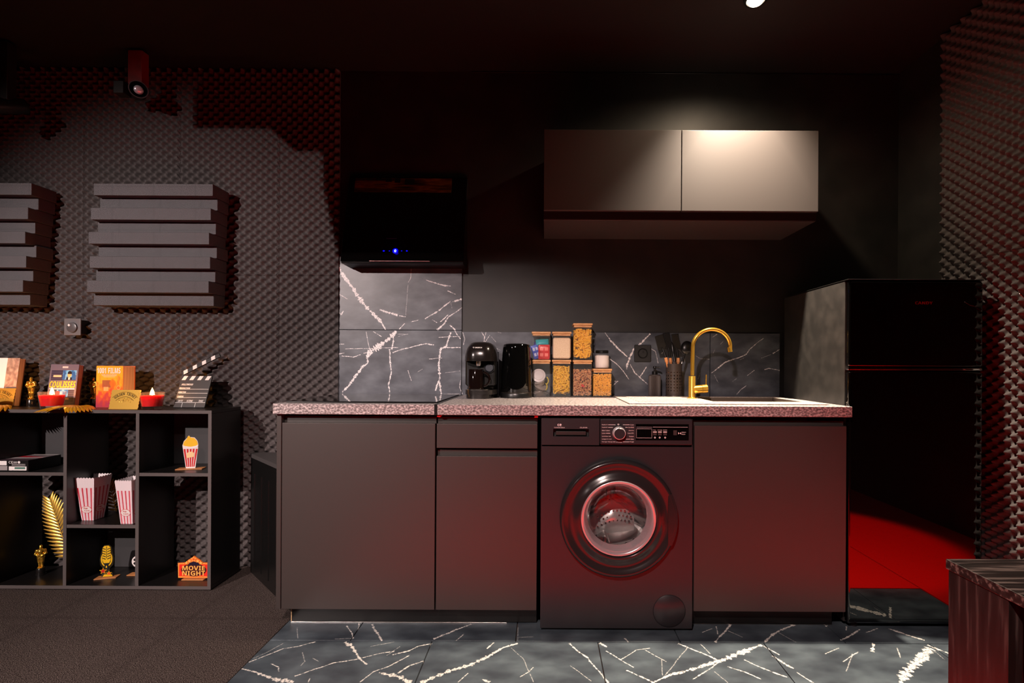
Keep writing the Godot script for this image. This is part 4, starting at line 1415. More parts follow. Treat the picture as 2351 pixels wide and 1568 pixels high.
	var pods = [
		["pale grey coffee pod facing the front at the top of the pod jar", Vector3(-0.012, 0.098, -0.03), Vector3(1.25, 0.1, 0.1), 0.034, rgb(206, 196, 196)],
		["grey coffee pod lying edge-on below the top pod", Vector3(-0.01, 0.066, -0.04), Vector3(0.35, 0, 0.3), 0.034, rgb(180, 168, 160)],
		["silvery coffee pod in the middle of the pod jar", Vector3(-0.004, 0.04, -0.036), Vector3(0.55, 0.3, -0.2), 0.034, rgb(150, 138, 130)],
		["brownish coffee pod at the bottom left of the pod jar", Vector3(-0.008, 0.017, -0.038), Vector3(0.25, 0, 0.35), 0.032, rgb(136, 120, 110)],
		["dark grey coffee pod at the bottom right of the pod jar", Vector3(0.006, 0.012, -0.046), Vector3(0.1, 0.2, -0.25), 0.03, rgb(110, 100, 96)]]
	for p in pods:
		var o = thing("coffee_pod", p[0], "coffee pod", Vector3(cx, lo.y, f) + p[1], 0.0, "coffee pods in the jar")
		o.rotation = p[2]
		mb = MB.new()
		var r = p[3]
		mb.lathe([Vector2(0, -0.016), Vector2(r * 0.6, -0.016), Vector2(r * 0.72, -0.012), Vector2(r * 0.82, 0.004), Vector2(r, 0.006), Vector2(r, 0.0075)], 32)
		part(o, "cup", mb, mat(p[4], 0.4))
		mb = MB.new()
		mb.lathe([Vector2(r, 0.0075), Vector2(r * 0.72, 0.0085), Vector2(r * 0.68, 0.0105), Vector2(0, 0.011)], 32)
		part(o, "cover", mb, mat(p[4].lightened(0.12), 0.35))
	mb = MB.new()
	for q in [[0.028, 0.075], [0.022, 0.045]]:
		var pts = []
		for k in 7:
			var a = lerpf(-0.9, 0.9, k / 6.0)
			pts.append(Vector3(cx + q[0] - 0.012 + cos(a) * 0.02, lo.y + q[1] + sin(a) * 0.022, f - 0.014))
		mb.tube(pts, 0.0028, 8)
	single("yellow_strip", "curled yellow strips among the coffee pods", "strip", mb, mat(rgb(196, 170, 40), 0.4))
	# little white jar on the popcorn jar
	var yb = Y.call(1383, 845.6)
	var wj = thing("sugar_jar", "small round jar of white sugar with a black lid, on top of the kernel jar", "jar", Vector3(at(1382.3, 830, 2.48).x, yb, -2.483))
	mb = MB.new()
	mb.lathe([Vector2(0, 0.001), Vector2(0.032, 0.001), Vector2(0.0355, 0.005), Vector2(0.0355, 0.07), Vector2(0.031, 0.074)], 36)
	part(wj, "glass", mb, M.glass)
	mb = MB.new()
	mb.lathe([Vector2(0.0, 0.089), Vector2(0.03, 0.089), Vector2(0.032, 0.087), Vector2(0.032, 0.0745), Vector2(0, 0.0745)], 36)
	part(wj, "lid", mb, M.black_satin)
	mb = MB.new()
	mb.lathe([Vector2(0, 0.002), Vector2(0.032, 0.002), Vector2(0.0345, 0.006), Vector2(0.0345, 0.062), Vector2(0.02, 0.067), Vector2(0, 0.068)], 36)
	single("sugar", "white sugar inside the small black-lidded jar", "food", mb, mat(rgb(240, 228, 222), 0.8), wj.position).set_meta("kind", "stuff")

	coffee_machine()
	kettle()
	# socket
	var sc = at(1475.3, 811.5, 2.548)
	var so = thing("wall_socket", "square black wall socket on the marble tiles left of the utensil holder", "socket", Vector3(sc.x, sc.y, -2.5495))
	mb = MB.new()
	mb.box(Vector3(0, 0, 0.004), Vector3(0.086, 0.086, 0.008), 0.003)
	part(so, "plate", mb, M.black_matt)
	mb = MB.new()
	mb.lathe([Vector2(0.026, 0.0082), Vector2(0.0245, 0.0105), Vector2(0.022, 0.0105), Vector2(0.0205, 0.0082), Vector2(0.02, 0.0079)], 36, facing(Vector3.ZERO))
	part(so, "ring", mb, M.black_satin)
	mb = MB.new()
	mb.tube([Vector3(0, 0.008, 0.007), Vector3(0, 0.008, 0.018)], 0.0024, 10)
	part(so, "earth_pin", mb, M.steel)
	# soap dispenser
	var sp = on(1505.7, 911, TOP)
	so = thing("soap_dispenser", "dark grey ribbed soap dispenser with a black pump, left of the utensil holder", "soap dispenser", Vector3(sp.x, TOP + 0.0002, sp.z - 0.028))
	mb = MB.new()
	var prof = PackedVector2Array()
	var nr = 44
	for i in nr * 2:
		var a = TAU * i / (nr * 2)
		var r = 0.0305 if i % 2 == 0 else 0.0284
		prof.append(Vector2(cos(a) * r, sin(a) * r))
	mb.prism(prof, 0.1, Transform3D(Basis(Vector3(1, 0, 0), Vector3(0, 0, -1), Vector3(0, 1, 0)), Vector3(0, 0.054, 0)), 80.0)
	mb.lathe([Vector2(0, 0), Vector2(0.027, 0), Vector2(0.0285, 0.004)], 40)
	mb.lathe([Vector2(0.0285, 0.104), Vector2(0.026, 0.109), Vector2(0.014, 0.1105), Vector2(0, 0.1105)], 40)
	part(so, "bottle", mb, mat(rgb(74, 66, 64), 0.45))
	mb = MB.new()
	mb.lathe([Vector2(0, 0.152), Vector2(0.007, 0.152), Vector2(0.0085, 0.15), Vector2(0.0085, 0.142), Vector2(0.005, 0.14), Vector2(0.005, 0.128), Vector2(0.0135, 0.126), Vector2(0.0145, 0.11), Vector2(0, 0.11)], 28)
	mb.tube([Vector3(0, 0.146, 0), Vector3(0.018, 0.146, 0.008), Vector3(0.028, 0.142, 0.012)], [0.005, 0.0045, 0.0035], 12)
	part(so, "pump", mb, M.black_satin)
	utensils()
	tap()

func coffee_machine():
	var b = on(1096, 915.5, TOP)
	var k = 2.27 / F
	var o = thing("coffee_machine", "small black domed pod coffee machine left of the kettle", "coffee machine", Vector3(at(1101, 860, 2.27).x, TOP + 0.0002, -2.25))
	var h = 0.262
	var shape = func(w, dd, e):
		var q = PackedVector2Array()
		for i in 40:
			var a = TAU * i / 40.0
			q.append(Vector2(signf(cos(a)) * pow(absf(cos(a)), e) * w, signf(sin(a)) * pow(absf(sin(a)), e) * dd))
		return q
	var flat = Basis(Vector3(1, 0, 0), Vector3(0, 0, -1), Vector3(0, 1, 0))
	# rear column, with the water tank
	var mb = MB.new()
	mb.prism(shape.call(0.074, 0.075, 0.62), h * 0.82, Transform3D(flat, Vector3(0, h * 0.41 + 0.002, -0.155)))
	part(o, "body", mb, M.black_satin)
	# domed head over everything
	mb = MB.new()
	mb.surf(func(u, v):
		var a = TAU * u
		var e = 0.7
		var cxx = signf(cos(a)) * pow(absf(cos(a)), e)
		var sz = signf(sin(a)) * pow(absf(sin(a)), e)
		var vv = v * PI / 2
		var r = pow(cos(vv), 0.55)
		var y = h * 0.69 + h * 0.31 * pow(sin(vv), 0.9)
		return Vector3(cxx * 0.0755 * r, y, -0.105 + sz * 0.115 * r), 48, 14, true)
	mb.prism(shape.call(0.0755, 0.115, 0.7), 0.012, Transform3D(flat, Vector3(0, h * 0.69 - 0.004, -0.105)))
	part(o, "head", mb, mat(rgb(26, 22, 21), 0.2))
	# logo
	var zl = 0.0035
	var lb = Basis(Vector3.RIGHT, -0.6)
	letters(o, "BOSCH", Vector3(-0.002, h * 0.885, -0.0008), 0.03, 0.0066, M.white_print, lb)
	mb = MB.new()
	mb.lathe([Vector2(0.0026, 0.0007), Vector2(0.0036, 0.0007)], 20, Transform3D(lb, Vector3(-0.0245, h * 0.885, -0.0012)) * facing(Vector3.ZERO))
	part(o, "logo_ring", mb, M.white_print)
	# spout
	mb = MB.new()
	mb.lathe([Vector2(0.0105, 0.0), Vector2(0.0115, -0.012), Vector2(0.0095, -0.024), Vector2(0, -0.024)], 24, Transform3D(Basis(), Vector3(-0.007, h * 0.66, -0.035)))
	part(o, "spout", mb, mat(rgb(176, 168, 166), 0.3, 0.6), "silver-grey spout")
	# dial at the right of the cup
	mb = MB.new()
	mb.lathe([Vector2(0, 0.016), Vector2(0.016, 0.016), Vector2(0.0185, 0.013), Vector2(0.0195, 0.0)], 32, facing(Vector3(0.042, h * 0.535, -0.05)))
	var dl = part(o, "dial", mb, mat(rgb(58, 62, 70), 0.35))
	mb = MB.new()
	mb.lathe([Vector2(0.0195, 0.001), Vector2(0.0225, 0.009), Vector2(0.0235, 0.0)], 32, facing(Vector3(0.042, h * 0.535, -0.05)))
	part(dl, "ring", mb, mat(rgb(150, 152, 160), 0.25, 0.8), "pale metal ring")
	mb = MB.new()
	mb.box(Vector3(0, h * 0.45, -0.075), Vector3(0.142, h * 0.5, 0.05), 0.012)
	part(o, "front_panel", mb, M.black_satin)
	# drip tray and base
	mb = MB.new()
	mb.prism(shape.call(0.063, 0.095, 0.7), 0.018, Transform3D(flat, Vector3(-0.004, 0.0095, -0.095)))
	mb.prism(shape.call(0.073, 0.1, 0.7), 0.02, Transform3D(flat, Vector3(0, 0.029, -0.1)))
	part(o, "base", mb, mat(rgb(30, 27, 26), 0.26))
	mb = MB.new()
	mb.prism(shape.call(0.05, 0.03, 0.8), 0.003, Transform3D(flat, Vector3(-0.008, 0.0405, -0.03)))
	part(o, "drip_grid", mb, M.steel)
	# glossy mug on the tray
	var mo = thing("mug", "glossy black mug standing on the coffee machine's drip tray", "mug", o.position + Vector3(-0.018, 0.0425, -0.024))
	mb = MB.new()
	mb.lathe([Vector2(0, 0), Vector2(0.033, 0), Vector2(0.0355, 0.003), Vector2(0.0355, 0.09), Vector2(0.0345, 0.0915), Vector2(0.033, 0.09), Vector2(0.033, 0.006), Vector2(0, 0.006)], 44)
	part(mo, "body", mb, mat(rgb(18, 10, 9), 0.05))
	mb = MB.new()
	var pts = []
	for i in 15:
		var a = lerpf(-1.35, 1.35, i / 14.0)
		pts.append(Vector3(0.03 + cos(a) * 0.034, 0.045 + sin(a) * 0.033, 0.004))
	mb.tube(pts, 0.0058, 12)
	part(mo, "handle", mb, mat(rgb(18, 10, 9), 0.05))

func kettle():
	var b = on(1185.5, 914.5, TOP)
	var k = 2.35 / F
	var o = thing("kettle", "glossy black tapered electric kettle between the coffee machine and the jars", "kettle", Vector3(at(1185.5, 860, 2.37).x, TOP + 0.0002, -2.375))
	var mb = MB.new()
	mb.lathe([Vector2(0, 0), Vector2(0.074, 0), Vector2(0.0765, 0.003), Vector2(0.0765, 0.02), Vector2(0.075, 0.0225), Vector2(0, 0.0225)], 56)
	part(o, "base", mb, M.black_satin)
	mb = MB.new()
	mb.lathe([Vector2(0.0, 0.0235), Vector2(0.0735, 0.0235), Vector2(0.0742, 0.03), Vector2(0.071, 0.13), Vector2(0.0655, 0.235), Vector2(0.0635, 0.249), Vector2(0.06, 0.2515), Vector2(0.03, 0.254), Vector2(0, 0.255)], 64, Transform3D.IDENTITY, 50.0)
	part(o, "body", mb, M.black_gloss)
	mb = MB.new()
	mb.lathe([Vector2(0.0742, 0.0225), Vector2(0.0752, 0.0235), Vector2(0.0752, 0.0262), Vector2(0.0742, 0.027)], 56)
	part(o, "trim_ring", mb, mat(rgb(90, 84, 80), 0.2, 0.9))
	mb = MB.new()
	mb.lathe([Vector2(0.0, 0.2555), Vector2(0.05, 0.2545), Vector2(0.053, 0.2525)], 40)
	part(o, "lid", mb, M.black_satin)
	mb = MB.new()
	mb.tube([Vector3(0.02, 0.235, -0.058), Vector3(0.035, 0.24, -0.085), Vector3(0.044, 0.21, -0.102), Vector3(0.046, 0.12, -0.1), Vector3(0.03, 0.07, -0.064)], [0.009, 0.01, 0.01, 0.01, 0.008], 14)
	part(o, "handle", mb, M.black_satin)

func utensils():
	var p = on(1551.5, 913, TOP)
	var hx = p.x
	var hz = p.z - 0.039
	var R = 0.0385
	var H = 0.158
	var o = thing("utensil_holder", "dark perforated metal utensil holder beside the golden tap", "utensil holder", Vector3(hx, TOP + 0.005, hz))
	# wall as a grid with round-ish holes left out
	var mb = MB.new()
	var cols = 96
	var rows = 66
	var holes = []
	for i in 16:
		for j in 7:
			holes.append(Vector2(TAU * (i + 0.5) / 16.0, 0.028 + j * 0.0148))
	var hit = func(a, y):
		for q in holes:
			var da = wrapf(a - q.x, -PI, PI) * R
			if da * da + (y - q.y) * (y - q.y) < 0.0031 * 0.0031:
				return true
		return false
	for j in rows:
		for i in cols:
			var a0 = TAU * i / cols
			var a1 = TAU * (i + 1) / cols
			var y0 = H * j / rows
			var y1 = H * (j + 1) / rows
			if hit.call((a0 + a1) / 2, (y0 + y1) / 2):
				continue
			var e0 = Vector3(cos(a0), 0, sin(a0))
			var e1 = Vector3(cos(a1), 0, sin(a1))
			mb.quad4(e0 * R + Vector3(0, y0, 0), e1 * R + Vector3(0, y0, 0), e1 * R + Vector3(0, y1, 0), e0 * R + Vector3(0, y1, 0), e0, e1, e1, e0)
	part(o, "perforated_wall", mb, mat(rgb(62, 53, 49), 0.42))
	mb = MB.new()
	mb.lathe([Vector2(0, 0), Vector2(R + 0.001, 0), Vector2(R + 0.0012, 0.003), Vector2(R, 0.0045), Vector2(0, 0.0045)], 48)
	part(o, "bottom", mb, M.steel)
	mb = MB.new()
	mb.lathe([Vector2(R - 0.0006, H), Vector2(R + 0.001, H + 0.0012), Vector2(R + 0.001, H - 0.002), Vector2(R - 0.0004, H - 0.003)], 48)
	part(o, "rim", mb, mat(rgb(62, 53, 49), 0.42))
	var base = o.position
	# each utensil: handle in the holder, black head above it. pixel of the head, pixel at the rim
	var list = [
		["turner", "black angled turner with a wooden collar, leftmost in the utensil holder", 1513, 775, 1531, 832, true, "slot"],
		["spatula", "black spatula with a wooden collar, second from the left in the holder", 1530, 770, 1540, 833, true, "flat"],
		["masher", "slim black utensil with a steel shaft in the middle of the holder", 1543, 790, 1549, 832, false, "thin"],
		["slotted_spoon", "black slotted spoon with a wooden collar, right of the middle of the holder", 1550, 772, 1557, 833, true, "flat"],
		["ladle", "black ladle leaning right, behind the golden tap", 1580, 788, 1566, 832, false, "bowl"]]
	var i = 0
	for u in list:
		var top = at(u[2], u[3], -hz + 0.012 + 0.004 * (i % 2)) 
		var rim = at(u[4], u[5], -hz + (0.006 if i % 2 else -0.008))
		var dir = (top - rim).normalized()
		var foot = rim - dir * 0.125
		foot = Vector3(clampf(foot.x, hx - 0.022, hx + 0.022), base.y + 0.012, clampf(foot.z, hz - 0.02, hz + 0.02))
		dir = (rim - foot).normalized()
		var t = thing(u[0], u[1], "kitchen utensil", foot, 0.0, "utensils in the holder")
		mb = MB.new()
		var rl = rim - foot
		mb.tube([Vector3.ZERO, rl + dir * 0.002], 0.0058 if u[6] else 0.0045, 12)
		part(t, "handle", mb, mat(rgb(224, 148, 88), 0.55) if u[6] else M.steel)
		mb = MB.new()
		var c0 = rl + dir * (0.024 if u[6] else 0.004)
		if u[6]:
			var cb = MB.new()
			cb.tube([rl + dir * 0.002, c0], [0.0085, 0.0078], 14)
			part(t, "collar", cb, mat(rgb(232, 156, 96), 0.5), "orange-brown wooden collar")
		var tp = top - foot
		mb.tube([c0, c0.lerp(tp, 0.45)], [0.0062, 0.0045], 12)
		var up = (tp - c0).normalized()
		var sd = up.cross(Vector3.BACK).normalized()
		var bb = Basis(sd, up, sd.cross(up).normalized())
		var mid = c0.lerp(tp, 0.75)
		var hl = (tp - c0).length() * 0.36
		if u[7] == "bowl":
			mb.ball(mid, Vector3(0.03, hl, 0.018), 20, 12, bb)
		elif u[7] == "thin":
			mb.ball(mid, Vector3(0.008, hl, 0.006), 14, 10, bb)
		elif u[7] == "flat":
			mb.box(mid, Vector3(0.036, hl * 2, 0.004), 0.0018, bb)
		else:
			mb.box(mid, Vector3(0.044, hl * 2, 0.004), 0.0018, bb * Basis(Vector3.RIGHT, 0.35))
		part(t, "head", mb, M.black_satin)
		i += 1

func tap():
	var p = on(1588.5, 914.5, TOP + 0.0045)
	var z = p.z
	var d = -z
	var k = d / F
	var o = thing("tap", "tall golden kitchen tap with a curved spout and side lever", "tap", Vector3(p.x, TOP + 0.0047, z))
	var mb = MB.new()
	mb.lathe([Vector2(0, 0), Vector2(0.021, 0), Vector2(0.021, 0.003), Vector2(0.0165, 0.0045), Vector2(0.0155, 0.006), Vector2(0.0155, 0.101), Vector2(0.0145, 0.1025), Vector2(0, 0.1025)], 36)
	part(o, "base", mb, M.gold_bright)
	# spout: straight pipe, then an arc to the right
	var pts = []
	var L = func(px, py): return at(px, py, d) - o.position
	var a0 = L.call(1589.5, 862)
	var a1 = L.call(1590.5, 797)
	pts.append(a0); pts.append(a0.lerp(a1, 0.5)); pts.append(a1)
	var c = L.call(1633.5, 797.5)
	var rx = (c - a1).x
	var ry = L.call(1634, 756.5).y - a1.y
	for i in range(1, 25):
		var a = PI - i / 24.0 * PI * 0.985
		pts.append(Vector3(c.x + cos(a) * rx, a1.y + sin(a) * ry, a1.z + 0.006 * sin(a)))
	pts.append(L.call(1676, 803)); 
	mb = MB.new()
	mb.tube(pts, 0.0088, 22)
	part(o, "spout", mb, M.gold_bright)
	mb = MB.new()
	mb.tube([L.call(1674.6, 797), L.call(1676.3, 808)], 0.0108, 22)
	part(o, "nozzle", mb, M.gold_bright)
	var h0 = L.call(1592, 894.5)
	var h1 = L.call(1610.8, 893)
	var h2 = L.call(1623, 892.2)
	mb = MB.new()
	mb.tube([h0, h1], 0.0185, 28)
	part(o, "side_body", mb, M.gold_bright)
	mb = MB.new()
	mb.tube([h1 + Vector3(0.0012, 0, 0), h2], 0.0195, 28)
	var hd = part(o, "lever_hub", mb, M.gold_bright)
	mb = MB.new()
	mb.tube([L.call(1621, 886), L.call(1621.5, 860)], 0.0026, 12)
	part(hd, "lever", mb, M.gold_bright)
# ---------------------------------------------------------------- low shelf unit and what stands on it
const SF := 2.272         # depth of its front edge
const SB := 2.49
const PITCH := 0.3295

func shelf_unit():
	var o = thing("shelf_unit", "low black open shelf unit along the foam wall, holding film decorations", "shelf unit")
	var xr = -1.520
	var th = 0.0155
	var xl = xr - 4 * PITCH - th
	part(o, "top_board", solid(xl, xr, SHELF - th, SHELF, SF, SB, 0.001), M.board)
	part(o, "bottom_board", solid(xl, xr, 0.0068, th + 0.007, SF, SB, 0.001), M.board)
	part(o, "edge_band", solid(xl, xr, SHELF - th, SHELF - 0.0005, SF - 0.0008, SF - 0.00002, 0.0003), M.edge)
	part(o, "edge_band", solid(xl, xr, 0.0072, th + 0.007, SF - 0.0008, SF - 0.00002, 0.0003), M.edge)
	var bot = th + 0.007
	for i in 5:
		var x = xr - PITCH * i
		part(o, "side_panel" if i == 0 or i == 4 else "divider", solid(x - th, x, bot + 0.0002, SHELF - th - 0.0002, SF, SB, 0.001), M.board)
		part(o, "edge_band", solid(x - th, x, bot + 0.0002, SHELF - th - 0.0002, SF - 0.0008, SF - 0.00002, 0.0003), M.edge)
	for i in 4:
		var x1 = xr - th - PITCH * i - 0.0003
		var x0 = x1 - PITCH + th + 0.0006
		var y = 0.5385 if i % 2 == 0 else 0.3005
		part(o, "shelf_board", solid(x0, x1, y - th, y, SF + 0.001, SB, 0.001), M.board)
		part(o, "edge_band", solid(x0, x1, y - th, y - 0.0004, SF + 0.0002, SF + 0.00098, 0.0003), M.edge)
		# back panel of one cell per column, in two strips
		var lo = y + 0.0005
		var hi = SHELF - th - 0.0005
		if i % 2 == 1:
			lo = bot + 0.0005
			hi = y - th - 0.0005
		var cut = lo + (hi - lo) * 0.66
		part(o, "back_panel", solid(x0, x1, lo, cut - 0.0008, SB - 0.006, SB - 0.001, 0.0006), M.board_back)
		part(o, "back_panel", solid(x0, x1, cut + 0.0008, hi, SB - 0.006, SB - 0.001, 0.0006), M.board_back)

func slat_panels():
	var yt = at(350, 421.4, 2.40).y
	var yb = at(350, 702, 2.44).y
	var hb = (yt - yb) / 10.0
	var sets = [
		["staggered dark grey foam slat panel on the foam wall, wholly in view", [[214.3, 488.6], [229, 499.4], [208, 484], [224, 495.7], [202.5, 480], [225.5, 497.8], [205, 482.4], [220, 494.3], [199, 479], [214.7, 490.6]]],
		["staggered dark grey foam slat panel cut off by the left photo edge", [[-203, 72], [-183, 88], [-209, 64], [-188, 80.6], [-214, 57.5], [-187, 83], [-212, 59.7], [-192, 76], [-218, 52.4], [-200, 69]]]]
	for s in sets:
		var o = thing("acoustic_slat_panel", s[0], "acoustic panel", Vector3.ZERO, 0.0, "foam slat panels on the wall")
		for i in 10:
			var d = 2.40 if i % 2 == 0 else 2.44
			var y1 = yt - hb * i
			var py = 421.4 + 28.1 * (i + 0.5)
			var x0 = at(s[1][i][0], py, d).x
			var x1 = at(s[1][i][1], py, d).x
			part(o, "bar", solid(x0, x1, y1 - hb + 0.0004, y1 - 0.0004, d, 2.526, 0.0022), M.foam_bar)

func picture(w: int, h: int, fn: Callable) -> ImageTexture:
	var im = Image.create(w, h, false, Image.FORMAT_RGB8)
	for y in h:
		for x in w:
			im.set_pixel(x, y, fn.call(float(x) / w, float(y) / h))
	return ImageTexture.create_from_image(im)

func book(label: String, foot: Vector3, w: float, h: float, t: float, yaw: float, lean: float, cover_tex, side: Color):
	# foot: bottom middle of the front cover. local z towards the reader
	var o = thing("book", label, "book", foot)
	o.basis = Basis(Vector3.UP, yaw) * Basis(Vector3.RIGHT, -lean)
	var m = mat(Color.WHITE, 0.35)
	m.albedo_texture = cover_tex
	var mb = MB.new()
	mb.box(Vector3(0, h / 2, -0.001), Vector3(w, h, 0.002), 0.0004)
	part(o, "cover", mb, mat(side, 0.4))
	mb = MB.new()
	mb.quad(Vector3(-w / 2 + 0.0006, 0.0006, 0.0002), Vector3(w / 2 - 0.0006, 0.0006, 0.0002), Vector3(w / 2 - 0.0006, h - 0.0006, 0.0002), Vector3(-w / 2 + 0.0006, h - 0.0006, 0.0002), Vector3.BACK)
	part(o, "cover_print", mb, m)
	mb = MB.new()
	mb.box(Vector3(0, h / 2, -t + 0.001), Vector3(w, h, 0.002), 0.0004)
	part(o, "cover", mb, mat(side, 0.4))
	mb = MB.new()
	mb.box(Vector3(-w / 2 + 0.001, h / 2, -t / 2), Vector3(0.002, h, t - 0.0042), 0.0004)
	part(o, "spine", mb, mat(side, 0.4))
	mb = MB.new()
	mb.box(Vector3(0.0005, h / 2, -t / 2), Vector3(w - 0.005, h - 0.006, t - 0.0044), 0.0006)
	part(o, "pages", mb, M.pages)
	return o

func blob(bones: Array, k: float, cell: float) -> ArrayMesh:
	# one smooth skin round tapered bones [a, b, ra, rb], meshed as surface nets
	var lo = Vector3.ONE * 1e9
	var hi = -lo
	for b in bones:
		for e in [[b[0], b[2]], [b[1], b[3]]]:
			lo = lo.min(e[0] - Vector3.ONE * (e[1] + 3 * cell))
			hi = hi.max(e[0] + Vector3.ONE * (e[1] + 3 * cell))
	var field = func(p: Vector3) -> float:
		var s = 0.0
		for b in bones:
			var ab = b[1] - b[0]
			var t = clampf((p - b[0]).dot(ab) / maxf(ab.length_squared(), 1e-9), 0.0, 1.0)
			var d = (p - b[0] - ab * t).length() - lerpf(b[2], b[3], t)
			s += exp(-d / k)
		return -k * log(maxf(s, 1e-30))
	var n = Vector3i(((hi - lo) / cell).ceil()) + Vector3i.ONE
	var f = PackedFloat32Array()
	f.resize(n.x * n.y * n.z)
	var id = func(x, y, z): return x + n.x * (y + n.y * z)
	for z in n.z:
		for y in n.y:
			for x in n.x:
				f[x + n.x * (y + n.y * z)] = field.call(lo + Vector3(x, y, z) * cell)
	var vid = {}
	var vs = PackedVector3Array()
	var ns = PackedVector3Array()
	for z in n.z - 1:
		for y in n.y - 1:
			for x in n.x - 1:
				var c = []
				var neg = 0
				for q in 8:
					var val = f[x + (q & 1) + n.x * (y + ((q >> 1) & 1) + n.y * (z + (q >> 2)))]
					c.append(val)
					if val < 0.0: neg += 1
				if neg == 0 or neg == 8: continue
				var s = Vector3.ZERO
				var m = 0
				for e in [[0, 1], [2, 3], [4, 5], [6, 7], [0, 2], [1, 3], [4, 6], [5, 7], [0, 4], [1, 5], [2, 6], [3, 7]]:
					if (c[e[0]] < 0.0) != (c[e[1]] < 0.0):
						var t = c[e[0]] / (c[e[0]] - c[e[1]])
						var pa = Vector3(e[0] & 1, (e[0] >> 1) & 1, e[0] >> 2)
						var pb = Vector3(e[1] & 1, (e[1] >> 1) & 1, e[1] >> 2)
						s += pa.lerp(pb, t)
						m += 1
				var p = lo + (Vector3(x, y, z) + s / m) * cell
				vid[id.call(x, y, z)] = vs.size()
				vs.append(p)
				var h = cell * 0.5
				ns.append(Vector3(field.call(p + Vector3(h, 0, 0)) - field.call(p - Vector3(h, 0, 0)), field.call(p + Vector3(0, h, 0)) - field.call(p - Vector3(0, h, 0)), field.call(p + Vector3(0, 0, h)) - field.call(p - Vector3(0, 0, h))).normalized())
	var ix = PackedInt32Array()
	var put = func(a, b, c, d):
		for t in [[a, b, c], [a, c, d]]:
			var nn = ns[t[0]] + ns[t[1]] + ns[t[2]]
			if (vs[t[1]] - vs[t[0]]).cross(vs[t[2]] - vs[t[0]]).dot(nn) > 0.0:
				ix.append_array([t[0], t[2], t[1]])
			else:
				ix.append_array(t)
	for z in range(1, n.z - 1):
		for y in range(1, n.y - 1):
			for x in range(1, n.x - 1):
				var s0 = f[x + n.x * (y + n.y * z)] < 0.0
				if s0 != (f[x + 1 + n.x * (y + n.y * z)] < 0.0):
					put.call(vid[id.call(x, y, z)], vid[id.call(x, y - 1, z)], vid[id.call(x, y - 1, z - 1)], vid[id.call(x, y, z - 1)])
				if s0 != (f[x + n.x * (y + 1 + n.y * z)] < 0.0):
					put.call(vid[id.call(x, y, z)], vid[id.call(x - 1, y, z)], vid[id.call(x - 1, y, z - 1)], vid[id.call(x, y, z - 1)])
				if s0 != (f[x + n.x * (y + n.y * (z + 1))] < 0.0):
					put.call(vid[id.call(x, y, z)], vid[id.call(x - 1, y, z)], vid[id.call(x - 1, y - 1, z)], vid[id.call(x, y - 1, z)])
	var a = []
	a.resize(Mesh.ARRAY_MAX)
	a[Mesh.ARRAY_VERTEX] = vs
	a[Mesh.ARRAY_NORMAL] = ns
	a[Mesh.ARRAY_INDEX] = ix
	var am = ArrayMesh.new()
	am.add_surface_from_arrays(Mesh.PRIMITIVE_TRIANGLES, a)
	return am

func make_trophy(label, pos):
	var o = thing("trophy", label, "trophy", pos, 0.12, "golden figure trophies")
	var b = []
	for s in [-1.0, 1.0]:
		b.append([Vector3(s * 0.0062, 0.05, 0), Vector3(s * 0.0052, 0.028, 0.001), 0.0082, 0.0058])
		b.append([Vector3(s * 0.0052, 0.028, 0.001), Vector3(s * 0.0048, 0.006, -0.001), 0.0058, 0.0036])
		b.append([Vector3(s * 0.0048, 0.004, -0.001), Vector3(s * 0.0068, 0.003, 0.008), 0.0034, 0.0026])
		b.append([Vector3(s * 0.0155, 0.0815, 0), Vector3(s * 0.0188, 0.066, 0.003), 0.0048, 0.0042])
		b.append([Vector3(s * 0.0188, 0.066, 0.003), Vector3(s * 0.0095, 0.0585, 0.0085), 0.0042, 0.003])
		b.append([Vector3(s * 0.0095, 0.0585, 0.0085), Vector3(s * 0.005, 0.056, 0.0105), 0.003, 0.0022])
	b.append([Vector3(0, 0.053, 0), Vector3(0, 0.063, 0.0005), 0.0098, 0.009])
	b.append([Vector3(0, 0.063, 0.0005), Vector3(0, 0.076, 0.001), 0.009, 0.0128])
	b.append([Vector3(-0.0125, 0.0805, 0), Vector3(0.0125, 0.0805, 0), 0.0062, 0.0062])
	b.append([Vector3(0, 0.083, 0), Vector3(0, 0.092, 0.0008), 0.0042, 0.0038])
	b.append([Vector3(0, 0.0965, 0.0018), Vector3(0, 0.1015, 0.0005), 0.0056, 0.0062])
	b.append([Vector3(0, 0.0975, 0.0066), Vector3(0, 0.0962, 0.0075), 0.0013, 0.0015])
	var m = blob(b, 0.0016, 0.0016)
	var f = part(o, "figure", m, M.gold_bright)
	f.position = Vector3(0, 0.0345, 0)
	var mb = MB.new()
	mb.lathe([Vector2(0, 0.036), Vector2(0.011, 0.036), Vector2(0.013, 0.0345), Vector2(0.013, 0.032), Vector2(0, 0.032)], 32)
	part(o, "disc", mb, M.gold_bright)
	mb = MB.new()
	mb.lathe([Vector2(0, 0.032), Vector2(0.0155, 0.032), Vector2(0.017, 0.03), Vector2(0.0175, 0.005), Vector2(0.0195, 0.003), Vector2(0.0195, 0), Vector2(0, 0)], 36)
	part(o, "pedestal", mb, mat(rgb(22, 20, 19), 0.25))
	return o

